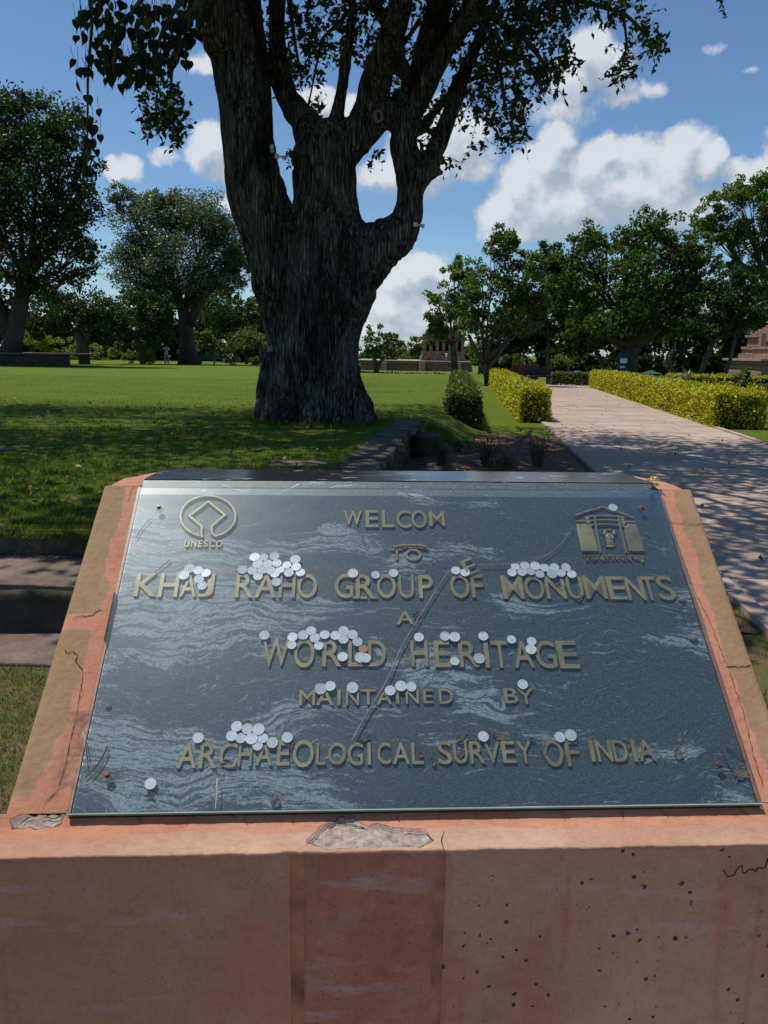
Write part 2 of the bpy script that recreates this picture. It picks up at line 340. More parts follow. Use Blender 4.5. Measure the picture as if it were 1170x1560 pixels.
def brass_mat():
    m = M('tarnished_brass', .42, .2, .5)
    n = m.noise(22, 6, .65, m.coord(kind='World')); f = m.noise(90, 4, .6, m.coord(kind='World'))
    c = m.mix(m.rng(n, .3, .7), (.27, .22, .105), (.54, .44, .24)); c = m.mix(m.rng(n, .6, .75, 0, .5), c, (.30, .33, .22))
    c = m.mix(m.rng(f, .6, .8, 0, .5), c, (.22, .11, .05)); c = m.mix(m.math('MULTIPLY', m.objrand(), .35), c, (.14, .10, .055))
    m.color(c).bump(f, .3, .0006); return m.m
MT['brass'] = brass_mat()
def glass_mat():
    m = M('dusty_sheet_glass'); N, L = m.N, m.L
    tr = N.new('ShaderNodeBsdfTransparent'); tr.inputs[0].default_value = (.975, .995, .99, 1)
    gl = N.new('ShaderNodeBsdfGlossy'); gl.inputs['Roughness'].default_value = .03
    gd = N.new('ShaderNodeBsdfGlossy'); gd.inputs['Roughness'].default_value = .30; gd.inputs[0].default_value = (.85, .92, 1, 1)
    df = N.new('ShaderNodeBsdfDiffuse'); df.inputs[0].default_value = (.55, .60, .62, 1)
    fr = N.new('ShaderNodeFresnel'); fr.inputs[0].default_value = 1.45
    a = N.new('ShaderNodeMixShader'); L.new(m.math('MULTIPLY', fr.outputs[0], .55), a.inputs[0]); L.new(tr.outputs[0], a.inputs[1]); L.new(gl.outputs[0], a.inputs[2])
    dust = m.math('MULTIPLY', m.rng(m.noise(5, 7, .7), .35, .7, .6, 1.3), .010)
    b = N.new('ShaderNodeMixShader'); L.new(m.math('MULTIPLY', m.rng(m.noise(9, 7, .7, m.coord((1, 3, 1))), .3, .7, .7, 1.3), .013), b.inputs[0]); L.new(a.outputs[0], b.inputs[1]); L.new(gd.outputs[0], b.inputs[2])
    c = N.new('ShaderNodeMixShader'); L.new(dust, c.inputs[0]); L.new(b.outputs[0], c.inputs[1]); L.new(df.outputs[0], c.inputs[2])
    L.new(c.outputs[0], N['Material Output'].inputs[0]); return m.m
MT['glass'] = glass_mat()
MT['glass_edge'] = simple('green_glass_edge', (.20, .33, .30), .25, .2, 10)
_m = M('silver_coin_steel', .4, .05)
_c = _m.mix(_m.rng(_m.noise(260, 4, .7), .35, .65), (.74, .77, .79), (.97, .98, .98)); _c = _m.mix(_m.rng(_m.objrand(), .6, 1, 0, .45), _c, (.40, .44, .47))
_m.color(_c).bump(_m.noise(420, 4, .8), .5, .0004); _m.b.inputs['Specular IOR Level'].default_value = .8; MT['coin'] = _m.m
MT['coin_gold'] = simple('brass_coin_metal', (.48, .30, .11), .4, .2, 300, metal=.3)
MT['steel'] = simple('screw_steel', (.10, .09, .085), .45, .3, 90, metal=.6)
MT['rubber'] = simple('red_washer_rubber', (.20, .05, .035), .7, .3, 50)
MT['stick'] = simple('dry_twig', (.42, .36, .28), .9, .4, 60)
MT['stick_dark'] = simple('dark_dry_twig', (.09, .07, .055), .9, .4, 60)
MT['wood'] = simple('pale_wood', (.46, .27, .17), .7, .15, 40)
MT['dead_leaf'] = simple('dead_leaf_brown', (.22, .16, .12), .9, .5, 90, bump=.4)
MT['pebble'] = simple('pebble_stone', (.36, .30, .25), .9, .3, 80, bump=.5)
MT['petal'] = simple('yellow_petal', (.55, .38, .04), .8, .5, 60)
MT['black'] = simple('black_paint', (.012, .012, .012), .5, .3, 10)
MT['white_plastic'] = simple('white_plastic', (.55, .55, .55), .5, .1, 10)
MT['crack'] = simple('crack_dark', (.035, .018, .013), 1, .3, 60)
MT['teal'] = simple('teal_paint', (.012, .075, .065), .6, .2, 5)
MT['maroon'] = simple('maroon_board', (.10, .02, .018), .7, .2, 5)
MT['navy'] = simple('navy_board', (.012, .025, .07), .5, .2, 3)
MT['white'] = simple('white_print', (.75, .75, .75), .6, .05, 3)
MT['sandstone'] = stone_mat('temple_sandstone', (.22, .125, .085), (.40, .27, .20), None, 1.3)
MT['sandstone_light'] = stone_mat('pale_sandstone', (.30, .22, .17), (.46, .36, .29), None, 1.3)
MT['shade_void'] = simple('hall_shade_dark', (.03, .024, .02), .95, .2, 2)

# ------------------------------------------------------------------ mesh helpers
def tag(o, label=None, cat=None, group=None, kind=None):
    if label: o['label'] = label
    if cat: o['category'] = cat
    if group: o['group'] = group
    if kind: o['kind'] = kind
    return o
def empty(name, loc=(0, 0, 0), rot=(0, 0, 0), **k):
    o = bpy.data.objects.new(name, None); COL.objects.link(o); o.location = loc; o.rotation_euler = rot; o.empty_display_size = .1
    return tag(o, **k)
def link(name, me, mat=None, parent=None, loc=None, rot=None, scale=None):
    o = bpy.data.objects.new(name, me); COL.objects.link(o)
    if mat is not None and not me.materials: me.materials.append(mat)
    if parent is not None: o.parent = parent
    if loc is not None: o.location = loc
    if rot is not None: o.rotation_euler = rot
    if scale is not None: o.scale = scale
    return o
class MB:
    def __init__(s, org=(0, 0, 0)): s.v = []; s.f = []; s.o = Vector(org)
    def add(s, vs, fs):
        k = len(s.v); s.v += [tuple(Vector(p)-s.o) for p in vs]; s.f += [tuple(i+k for i in f) for f in fs]
    def box(s, a, b, M_=None):
        x0, y0, z0 = a; x1, y1, z1 = b
        vs = [Vector(p) for p in ((x0,y0,z0),(x1,y0,z0),(x1,y1,z0),(x0,y1,z0),(x0,y0,z1),(x1,y0,z1),(x1,y1,z1),(x0,y1,z1))]
        if M_ is not None: vs = [M_@p for p in vs]
        s.add(vs, [(3,2,1,0),(4,5,6,7),(0,1,5,4),(1,2,6,5),(2,3,7,6),(3,0,4,7)])
    def tube(s, pts, rads, seg=8, flat=1.0, cap=True):
        pts = [Vector(p) for p in pts]
        if not isinstance(rads, (list, tuple)): rads = [rads]*len(pts)
        k = len(s.v); n = len(pts); up = Vector((0, 0, 1)); vs = []; prev = None
        for i, p in enumerate(pts):
            t = (pts[min(i+1, n-1)]-pts[max(i-1, 0)]).normalized()
            if prev is None:
                a = t.cross(up if abs(t.z) < .9 else Vector((1, 0, 0))).normalized()
            else: a = (prev-t*prev.dot(t)).normalized()
            prev = a; b = t.cross(a)
            for j in range(seg):
                q = 2*math.pi*j/seg; vs.append(p+(a*math.cos(q)+b*math.sin(q)*flat)*rads[i])
        fs = [(i*seg+j, i*seg+(j+1) % seg, (i+1)*seg+(j+1) % seg, (i+1)*seg+j) for i in range(n-1) for j in range(seg)]
        if cap: fs += [tuple(range(seg))[::-1], tuple((n-1)*seg+j for j in range(seg))]
        s.add(vs, fs)
    def ball(s, c, r, seg=10, rings=7):
        c = Vector(c); r = Vector(r if isinstance(r, (tuple, list)) else (r, r, r)); vs = [c-Vector((0, 0, r.z))]
        for i in range(1, rings):
            a = math.pi*i/rings-math.pi/2
            for j in range(seg):
                q = 2*math.pi*j/seg; vs.append(c+Vector((math.cos(a)*math.cos(q)*r.x, math.cos(a)*math.sin(q)*r.y, math.sin(a)*r.z)))
        vs.append(c+Vector((0, 0, r.z))); L = len(vs)-1
        fs = [(0, 1+(j+1) % seg, 1+j) for j in range(seg)]
        fs += [(1+i*seg+j, 1+i*seg+(j+1) % seg, 1+(i+1)*seg+(j+1) % seg, 1+(i+1)*seg+j) for i in range(rings-2) for j in range(seg)]
        fs += [(L, 1+(rings-2)*seg+j, 1+(rings-2)*seg+(j+1) % seg) for j in range(seg)]
        s.add(vs, fs)
    def prism(s, pts, z0, z1):   # polygon in xy, extruded
        n = len(pts); s.add([(x, y, z0) for x, y in pts]+[(x, y, z1) for x, y in pts],
            [tuple(range(n))[::-1], tuple(range(n, 2*n))]+[(i, (i+1) % n, n+(i+1) % n, n+i) for i in range(n)])
    def mesh(s, name, smooth=False):
        me = bpy.data.meshes.new(name); me.from_pydata(s.v, [], s.f); me.validate()
        if smooth: me.polygons.foreach_set('use_smooth', [True]*len(me.polygons))
        return me
    def build(s, name, mat, parent=None, smooth=False, bevel=0):
        o = link(name, s.mesh(name, smooth), mat, parent)
        if bevel:
            b = o.modifiers.new('b', 'BEVEL'); b.width = bevel; b.segments = 2; b.limit_method = 'ANGLE'
        return o
def np_mesh(name, V, F, rnd=None):
    """V (n,3), F (m,k) one face size"""
    V = np.asarray(V, np.float32); F = np.asarray(F, np.int32); k = F.shape[1]
    me = bpy.data.meshes.new(name); me.vertices.add(len(V)); me.vertices.foreach_set('co', V.ravel())
    me.loops.add(F.size); me.loops.foreach_set('vertex_index', F.ravel()); me.polygons.add(len(F))
    me.polygons.foreach_set('loop_start', np.arange(0, F.size, k, dtype=np.int32))
    if rnd is not None:
        a = me.attributes.new('rnd', 'FLOAT', 'FACE'); a.data.foreach_set('value', np.asarray(rnd, np.float32))
    me.update(calc_edges=True); me.validate(); return me
def unit(a): return a/np.maximum(np.linalg.norm(a, axis=-1, keepdims=True), 1e-9)
def leaf_cards(P, size, asp=.5, nrm=None, droop=.3, out=None):
    """kite-shaped folded leaves, two triangles-quads each; returns V,F,rnd"""
    n = len(P); size = np.broadcast_to(size, (n,))*RNG.uniform(.7, 1.25, n)
    d = unit(RNG.normal(size=(n, 3))+np.array([0, 0, -droop]) + (0 if out is None else out*.8))
    s = unit(np.cross(d, unit(RNG.normal(size=(n, 3))+np.array([0, 0, 1.2])))); nn = np.cross(s, d)
    L = size[:, None]; b = P; t = P+d*L; m = P+d*L*.42
    l = m+s*L*asp*.5+nn*L*.06; r = m-s*L*asp*.5+nn*L*.06
    V = np.stack([b, r, t, l], 1).reshape(-1, 3); F = np.arange(n*4).reshape(n, 4)
    return V, F, RNG.uniform(0, 1, n)
def leaf_object(name, P, size, mat, parent=None, org=None, asp=.5, droop=.3, out=None):
    V, F, r = leaf_cards(P, size, asp, None, droop, out)
    if org is not None: V = V-np.array(org)
    return link(name, np_mesh(name, V, F, r), mat, parent)

# ------------------------------------------------------------------ terrain
def sst(a, b, x): t = np.clip((x-a)/(b-a), 0, 1); return t*t*(3-2*t)
def wallx(y): return -0.19+(y-7.04)*0.121
def ground_z(x, y):
    x = np.asarray(x, float); y = np.asarray(y, float)
    yy = np.clip(y, 1, None); w = sst(-.14, -.03, x/yy)
    right = -.022*np.clip(y-35, 0, 115); left = -.007*np.clip(y-12, 0, 100)
    return w*right+(1-w)*left
def lawn_z(x, y):
    t = x-wallx(y); y = np.asarray(y, float)
    m = 1-sst(0, 1.3, t)*1.06
    return ground_z(x, y)+.42*m
def grid(name, xs, ys, zf, mat, kind='structure', smooth=True):
    X, Y = np.meshgrid(xs, ys); Z = zf(X, Y); V = np.stack([X, Y, Z], -1).reshape(-1, 3); nx, ny = len(xs), len(ys)
    i = np.arange(nx-1)[None]+np.arange(ny-1)[:, None]*nx; F = np.stack([i, i+1, i+1+nx, i+nx], -1).reshape(-1, 4)
    me = np_mesh(name, V, F); me.polygons.foreach_set('use_smooth', [smooth]*len(me.polygons))
    o = link(name, me, mat); tag(o, kind=kind); return o
ys = np.concatenate([np.linspace(-12, 30, 60), np.linspace(31, 160, 90), np.linspace(170, 900, 30)])
xs = np.concatenate([np.linspace(-500, -62, 15), np.linspace(-60, 60, 121), np.linspace(62, 500, 15)])
grid('ground', xs, ys, lambda X, Y: ground_z(X, Y), MT['lawn'])
# raised lawn: a sheet that ends at the retaining wall and slopes away behind it
def raised():
    ts = np.concatenate([-np.geomspace(90, .3, 70), np.linspace(-.25, 0, 4), np.linspace(.05, 1.45, 18)])
    yy = np.concatenate([np.linspace(4.42, 12.3, 60), np.linspace(12.35, 100, 90)])
    T, Y = np.meshgrid(ts, yy); near = Y < 12.32
    Tc = np.where(near & (T > 0), 0, T); X = wallx(Y)+Tc; Z = lawn_z(X, Y)
    Z = np.where(near & (T > 0), -.05, Z)
    bump = np.vectorize(lambda a, b: mnoise.noise(Vector((a*.8, b*.8, 0))))(X, Y)*.015; Z = Z+bump*(Y < 60)
    V = np.stack([X, Y, Z], -1).reshape(-1, 3); nx, ny = len(ts), len(yy)
    i = np.arange(nx-1)[None]+np.arange(ny-1)[:, None]*nx; F = np.stack([i, i+1, i+1+nx, i+nx], -1).reshape(-1, 4)
    me = np_mesh('raised_lawn', V, F); me.polygons.foreach_set('use_smooth', [True]*len(F))
    tag(link('raised_lawn', me, MT['lawn']), kind='structure')
raised()
def PL(y): return 1.83+.1*y
def PR(y): return 4.92+.122*y
# soil bed between wall and path
def soil():
    ts = np.linspace(0, 1, 60); yy = np.linspace(4.0, 14.2, 90); T, Y = np.meshgrid(ts, yy)
    X = wallx(Y)-.02+T*(PL(Y)-.14-wallx(Y)); Z = np.zeros_like(X)
    for i in range(X.shape[0]):
        for j in range(X.shape[1]):
            e = min(T[i, j], 1-T[i, j], (14.2-Y[i, j])/3)*6
            Z[i, j] = .008+max(0, min(1, e))*(.035+.05*mnoise.noise(Vector((X[i, j]*2.2, Y[i, j]*1.3, 3)))+.025*mnoise.noise(Vector((X[i, j]*9, Y[i, j]*6, 1))))
    V = np.stack([X, Y, Z], -1).reshape(-1, 3); nx, ny = len(ts), len(yy)
    i = np.arange(nx-1)[None]+np.arange(ny-1)[:, None]*nx; F = np.stack([i, i+1, i+1+nx, i+nx], -1).reshape(-1, 4)
    me = np_mesh('soil_bed', V, F); me.polygons.foreach_set('use_smooth', [True]*len(F))
    tag(link('soil_bed', me, MT['soil']), kind='structure')
soil()
# path: bedding sheet, far paving sheet, individual slabs and kerb stones
path = empty('path', (4, 2, 0), kind='structure')
def path_build():
    mb = MB((4, 2, 0)); y0, y1 = 1.0, 22.0
    mb.add([(PL(y0)-.12, y0, .006), (PR(y0)+.12, y0, .006), (PR(y1)+.12, y1, .006), (PL(y1)-.12, y1, .006)], [(0, 1, 2, 3)]); mb.build('bedding', MT['joint'], path)
    mb = MB((4, 2, 0)); ysq = np.linspace(22, 46, 13)
    for a, b in zip(ysq[:-1], ysq[1:]):
        gz = lambda y: float(ground_z(7, y))+.03
        bend = lambda y: max(0, y-34)**2*.035
        mb.add([(PL(a)+bend(a), a, gz(a)), (PR(a)+bend(a), a, gz(a)), (PR(b)+bend(b), b, gz(b)), (PL(b)+bend(b), b, gz(b))], [(0, 1, 2, 3)])
    mb.build('far_paving', MT['paving_far'], path)
    y = 1.2; k = 0
    while y < 21.9:
        h = random.choice([.42, .5, .56, .62]); y2 = min(y+h, 22.0); x = PL(y); xr = PR(y)
        cuts = [0]; 
        while cuts[-1] < 1: cuts.append(cuts[-1]+random.uniform(.20, .36))
        cuts = cuts[:-1] if 1-cuts[-2] < .12 else cuts; cuts[-1] = 1.0
        for a, b in zip(cuts[:-1], cuts[1:]):
            g = .0035; z = .026+random.uniform(-.002, .002); c = Vector((PL(y)+(a+b)/2*(xr-x), (y+y2)/2, 0)); m = MB(c)
            def X(t, yy_): return PL(yy_)+t*(PR(yy_)-PL(yy_))
            q = [(X(a, y)+g, y+g), (X(b, y)-g, y+g), (X(b, y2)-g, y2-g), (X(a, y2)+g, y2-g)]
            tl = random.uniform(-.002, .002)
            m.prism(q, .0, z); m.v = [(vx, vy, vz+(tl if vz > .01 and vx > 0 else 0)) for vx, vy, vz in m.v]
            o = link('paving_slab', m.mesh('paving_slab'), MT['paving'], path); o.location = c-Vector((4, 2, 0)); k += 1
        y = y2
    base = MB(); base.box((-.055, -.44, 0), (.055, .44, .045)); km = base.mesh('kerb_stone'); km.materials.append(MT['paving'])
    for side in (0, 1):
        y = 1.5
        while y < 22:
            x = PL(y)-.065 if side == 0 else PR(y)+.065
            o = link('kerb_stone', km, None, path, (x-4, y-2, random.uniform(-.006, .004)), (0, 0, -math.atan(.1 if side == 0 else .122)+random.uniform(-.01, .01)))
            y += .90
path_build()

# ------------------------------------------------------------------ the sign
SL = .70327; YAW = .05477
CS = Vector((.06919, 1.08636, CAM_H-.70284))
uu = Vector((math.cos(YAW), math.sin(YAW), 0)); bb = Vector((-math.sin(YAW), math.cos(YAW), 0))
vv = bb*math.cos(SL)+Vector((0, 0, math.sin(SL))); nn = uu.cross(vv)
def S(u, v, n=0): return CS+uu*u+vv*v+nn*n
def uvn(px, py, n0=0):
    r = Vector(ray(px, py)); o = Vector((0, 0, CAM_H)); P0 = CS+nn*n0
    t = (P0-o).dot(nn)/r.dot(nn); p = o+r*t-P0; return p.dot(uu), p.dot(vv)
NB = -.0125      # height of the plaster border relative to the glass top
NS = -.014      # slab surface
HSL = .674
SROT = (SL, 0, YAW)
def sbz(px, py, z):      # local (u, b) on a horizontal plane at world z
    p = at_z(px, py, z)-CS; return p.dot(uu), p.dot(bb)
base_rot = (0, 0, YAW)
plinth = empty('sign_plinth', (CS.x, CS.y, 0), base_rot, label='low salmon and ochre plastered stone pedestal that carries the slanting inscription slab', cat='plinth')
def L3(u, b, z): return (u, b, z)    # plinth-local: u across, b back, z up (world z)
UO = .622
def slope_pt(u, v, n):   # slab coords -> plinth local
    return (u, v*math.cos(SL)-n*math.sin(SL), CS.z+v*math.sin(SL)+n*math.cos(SL))
def attr_grid(name, P, attrs, parent, mat):
    ny, nx = P.shape[:2]; i = np.arange(nx-1)[None]+np.arange(ny-1)[:, None]*nx; F = np.stack([i, i+1, i+1+nx, i+nx], -1).reshape(-1, 4)
    me = np_mesh(name, P.reshape(-1, 3), F); me.polygons.foreach_set('use_smooth', [True]*len(F))
    for k in ('ochre', 'pale', 'chip', 'soot'):
        a = me.attributes.new(k, 'FLOAT', 'POINT'); a.data.foreach_set('value', np.asarray(attrs.get(k, np.zeros(P.shape[:2])), np.float32).ravel())
    return link(name, me, mat, parent)
ZTOP = CS.z+HSL*math.sin(SL)
ZL = CS.z-.030
def inpoly(px, py, poly):
    c = False; j = len(poly)-1
    for i in range(len(poly)):
        if (poly[i][1] > py) != (poly[j][1] > py) and px < (poly[j][0]-poly[i][0])*(py-poly[i][1])/(poly[j][1]-poly[i][1])+poly[i][0]: c = not c
        j = i
    return c
def polysd(x, y, poly):     # signed distance, positive inside
    d = 1e9; j = len(poly)-1
    for i in range(len(poly)):
        ax, ay = poly[j]; bx, by = poly[i]; dx, dy = bx-ax, by-ay
        t = max(0, min(1, ((x-ax)*dx+(y-ay)*dy)/(dx*dx+dy*dy+1e-12))); d = min(d, math.hypot(x-ax-t*dx, y-ay-t*dy)); j = i
    return d if inpoly(x, y, poly) else -d
def build_plinth():
    # cross-section of the front: slope border, fillet, ledge, rounded nose, down to the face
    yb, zb = slope_pt(0, -.017, NB)[1:]
    prof = []
    for k in range(9):
        v = .004-.021*k/8; prof.append((slope_pt(0, v, NB)[1], slope_pt(0, v, NB)[2], v))
    y1 = -.066; z1 = zb-.004
    for k in range(1, 22): prof.append((yb+(y1-yb)*k/22, zb+(z1-zb)*(k/22), None))
    for k in range(0, 9):
        a = math.pi/2*k/8; prof.append((y1-.003*math.sin(a), z1-.003+.003*math.cos(a), None))
    for k in range(1, 3): prof.append((y1-.003, z1-.003-.0012*k, None))
    NU = 420; us = np.linspace(-UO-.05, UO+.04, NU)
    P = np.zeros((len(prof), NU, 3)); A = {k: np.zeros((len(prof), NU)) for k in ('ochre', 'pale', 'chip', 'soot')}
    # broken patches traced on the ledge plane
    patch = [sbz(x, y, zb-.003) for x, y in [(466,1284),(480,1272),(490,1260),(512,1253),(540,1253),(560,1262),(575,1256),(600,1263),(648,1266),(658,1280),(640,1290),(560,1290),(500,1292)]]
    patch2 = [sbz(x, y, zb) for x, y in [(18,1256),(50,1250),(90,1248),(104,1250),(92,1258),(60,1261),(20,1262)]]
    for j, u in enumerate(us):
        nose = .0025*mnoise.noise(Vector((u*14, 0, 0)))+.0015*mnoise.noise(Vector((u*60, 2, 0)))
        nose += -.003*math.exp(-((u+.205)/.012)**2)-.003*math.exp(-((u-.022)/.01)**2)
        for i, (y, z, v) in enumerate(prof):
            w = max(0, min(1, (yb-y)/(yb-y1)))
            yy_ = y-nose*w; zz = z+.0012*mnoise.noise(Vector((u*25, y*25, 5)))+.0006*mnoise.noise(Vector((u*120, y*120, 5)))
            sdv = max(polysd(u, y, patch)+.003*mnoise.noise(Vector((u*90, y*90, 0))), polysd(u, y, patch2)+.004*mnoise.noise(Vector((u*90, y*90, 0))))
            A['chip'][i, j] = min(1, max(0, .5+sdv*60)); 
            if sdv > 0: zz -= min(.0045, sdv*1.2)*(.7+.6*mnoise.noise(Vector((u*150, y*150, 9))))
            edge = .30+.16*mnoise.noise(Vector((u*7, 1, 7)))+.25*max(0, 1-abs(u+.09)/.09)*2
            A['pale'][i, j] = min(1, max(0, .5+(w-edge)*3)) if w > 0 else 0
            P[i, j] = (u, yy_, zz)
    o = attr_grid('front_ledge', P, A, plinth, MT['plaster'])
    # side borders on the slope
    for sgn, nm in ((-1, 'left_border'), (1, 'right_border')):
        NV = 260; NW = 40; P = np.zeros((NV, NW, 3)); A = {k: np.zeros((NV, NW)) for k in ('ochre', 'pale', 'chip', 'soot')}
        for i in range(NV):
            v = .0042+(.664-.0042)*i/(NV-1)
            for j in range(NW):
                t = j/(NW-1); u0 = .548; UE = UO+(.024*(1-v/.66) if sgn < 0 else 0); u = u0+(UE-u0)*min(1, t/.9); dz = 0; w = (u-u0)/(UE-u0)
                uo = u
                if t > .78: a = (t-.78)/.22; dz = -.007*a*a*1.3; 
                if t > .9: dz -= (t-.9)*.25
                n = NB+dz+.0012*mnoise.noise(Vector((u*22, v*22, sgn*3)))+.0005*mnoise.noise(Vector((u*110, v*110, 0)))
                n2 = mnoise.noise(Vector((v*9, sgn*5, 0)))*.7+mnoise.noise(Vector((v*30, sgn*5+w*2, 3)))*.4+mnoise.noise(Vector((v*80, w*8, 3)))*.2
                if sgn < 0:
                    th = .40+.22*n2
                    if v < .03: th = 1.2
                    elif v < .14: th += .32*(1-(v-.03)/.11)
                    if abs(v-.345) < .018: th = 1.2
                    if .36 < v < .43: th = .2+2.6*(.43-v)*.5
                    A['soot'][i, j] = (1-sst(.1, .6, w))*(1 if v < .17 else 0)*.9
                else: th = .42+.16*n2
                A['ochre'][i, j] = min(1, max(0, .5+(w-th)*4))
                px_, py_, pz_ = slope_pt(sgn*uo, v, n); P[i, j] = (px_, py_, pz_)
        if sgn < 0: P = P[:, ::-1]; A = {k: a[:, ::-1] for k, a in A.items()}
        attr_grid(nm, P, A, plinth, MT['plaster'])
    # body under the borders, down to the ground (starts just below the skins)
    yb0 = y1-.003+.010; zl = z1-.010
    yt0 = .46; zt = ZTOP-.014; ybk = .655
    m = MB(); e = UO-.002
    body = [(yb0, 0), (yb0, zl), (slope_pt(0, -.012, NB-.024)[1], slope_pt(0, -.012, NB-.024)[2]), (slope_pt(0, .66, NB-.026)[1], slope_pt(0, .66, NB-.026)[2]), (ybk, zt-.01), (ybk, 0)]
    k = len(body); m.add([(-e, y, z) for y, z in body]+[(e, y, z) for y, z in body], [tuple(range(k)), tuple(range(k, 2*k))[::-1]]+[((i+1) % k, i, k+i, k+(i+1) % k) for i in range(k)])
    m.build('core', MT['face_joint'], plinth)
    # top shoulders either side of the granite cap
    for sgn, nm in ((-1, 'left_shoulder'), (1, 'right_shoulder')):
        m = MB(); tp = slope_pt(0, .664, NB)
        pts = [(sgn*.5455, tp[1]+.002), (sgn*(UO-.008), tp[1]-.002), (sgn*(UO-.004), .60 if sgn < 0 else .61), (sgn*.555, .668), (sgn*.545, .668)]
        if sgn < 0: pts = pts[::-1]
        n = 16
        NX, NY = 14, 26; P = np.zeros((NY, NX, 3)); A = {k: np.zeros((NY, NX)) for k in ('ochre', 'pale', 'chip', 'soot')}
        for i in range(NY):
            y = tp[1]-.001+(.668-tp[1])*i/(NY-1); umax = UO-.004 if y < .60 else UO-.004-(y-.60)*1.1
            for j in range(NX):
                w = j/(NX-1); u = .5455+(umax-.5455)*w
                P[i, j] = (sgn*u, y, tp[2]+.0005+.006*sst(0, .25, i/(NY-1))-.012*w*w*w+.0018*mnoise.noise(Vector((u*40, y*40, 4))))
                A['pale'][i, j] = .35+.4*w*(i/NY); A['soot'][i, j] = .25*(sgn < 0)
        if sgn < 0: P = P[:, ::-1]; A = {k: a[:, ::-1] for k, a in A.items()}
        attr_grid(nm, P, A, plinth, MT['plaster'])
    # vertical front panels with joints between them
    y0 = y1-.0005; zt2 = z1-.0035
    for nm, a, b, dy, mt in (('front_panel', -UO-.05, -.205, .0, 'face_left'), ('front_panel', -.190, .020, .006, 'face_centre'), ('front_panel', .030, UO+.04, .001, 'face_right')):
        NX = max(20, int((b-a)/.006)); NZ = 90
        P = np.zeros((NZ, NX, 3))
        for i in range(NZ):
            z = zt2-(zt2-.0)*(i/(NZ-1))**1.3
            for j in range(NX):
                u = a+(b-a)*j/(NX-1); ed = min(j, NX-1-j)
                P[i, j] = (u, y0+dy+(.006 if ed == 0 else .0015 if ed == 1 else 0)+.0012*mnoise.noise(Vector((u*9, z*9, 2)))+.0005*mnoise.noise(Vector((u*60, z*60, 2))), z)
        ny, nx = NZ, NX; ii = np.arange(nx-1)[None]+np.arange(ny-1)[:, None]*nx; F = np.stack([ii, ii+nx, ii+1+nx, ii+1], -1).reshape(-1, 4)
        me = np_mesh(nm, P.reshape(-1, 3), F); me.polygons.foreach_set('use_smooth', [True]*len(F)); o = link(nm, me, MT[mt], plinth)
        o['label'] = {'face_left': 'smooth brown left front panel', 'face_centre': 'dark red grainy centre front panel', 'face_right': 'pitted brown right front panel'}[mt]
    return y0, zt2
YF, ZF = build_plinth()
# cracks in the plaster: thin irregular dark seams lying in the surface
def crack(pxs, w, plane='slope', jag=1.0):
    pts = []; w *= .72
    for (x, y) in pxs:
        if plane == 'slope': u, v = uvn(x, y, NB); pts.append(Vector((u, v, 0)))
        else: u, b = sbz(x, y, ZL+.012); pts.append(Vector((u, b, 0)))
    fine = []
    for a, b in zip(pts[:-1], pts[1:]):
        a.x = max(-.619, min(.619, a.x)); b.x = max(-.619, min(.619, b.x)); n = max(2, int((b-a).length/.006))
        for k in range(n):
            p = a.lerp(b, k/n); fine.append(p+Vector((random.uniform(-1, 1), random.uniform(-1, 1), 0))*.0013*jag)
    fine.append(pts[-1]); V = []; n = len(fine)
    for i, p in enumerate(fine):
        t = (fine[min(i+1, n-1)]-fine[max(i-1, 0)]).normalized(); s = Vector((-t.y, t.x, 0)); ww = w*random.uniform(.35, 1.2)*(.25 if i in (0, n-1) else 1)
        for sg in (-1, 1):
            q = p+s*ww*.5*sg
            if plane == 'slope': V.append(slope_pt(q.x, q.y, NB+.0016))
            else: V.append((q.x, q.y, Z_LEDGE+.0014))
    m = MB(); m.add(V, [(2*i, 2*i+1, 2*i+3, 2*i+2) for i in range(n-1)]); m.build('crack', MT['crack'], plinth)
Z_LEDGE = slope_pt(0, -.017, NB)[2]-.002
for c in [([(88,989),(100,994),(112,993),(118,999),(116,1006),(122,1015),(127,1026)],.0030),
          ([(100,941),(142,938),(148,932),(158,930)],.0022),
          ([(127,1026),(124,1050),(117,1085),(110,1120),(103,1150),(96,1180),(88,1205),(68,1225),(62,1243)],.0015),
          ([(62,1243),(40,1248),(10,1256)],.0022),([(64,1245),(84,1248),(98,1243)],.0020),
          ([(127,1026),(143,1025)],.0009),([(117,1096),(131,1095)],.0009),([(196,765),(200,748),(204,740)],.0012),
          ([(1012,795),(1035,798),(1062,800),(1072,797)],.0016),([(1058,798),(1072,797)],.0026),
          ([(1010,768),(1035,840),(1060,905),(1080,945),(1108,1016),(1130,1080),(1150,1160),(1163,1200)],.0014),
          ([(1104,1016),(1130,1016),(1150,1013)],.0026),([(1120,870),(1142,930),(1148,1000)],.0007),
          ([(1035,905),(1048,925)],.001),([(1130,1130),(1140,1134)],.001)]: crack(*c)
for xs_ in ([(290,1236),(296,1244),(284,1252),(288,1262)], [(380,1238),(372,1250),(378,1258)], [(452,1234),(446,1248),(449,1262),(446,1290)], [(610,1234),(604,1246),(612,1256)], [(676,1232),(668,1246),(674,1262),(678,1292)], [(720,1232),(726,1248)], [(775,1231),(770,1240),(778,1250)], [(850,1229),(862,1242),(858,1252)], [(930,1228),(948,1240),(952,1252)], [(1000,1226),(1012,1240),(1020,1248)],
            [(1060,1226),(1082,1234),(1094,1246)], [(1120,1225),(1130,1236),(1144,1245)], [(490,1260),(520,1256),(556,1260)], [(340,1236),(352,1240),(362,1252)], [(200,1243),(215,1250),(212,1258)]):
    crack(xs_, .0011, 'ledge' if False else 'slope')
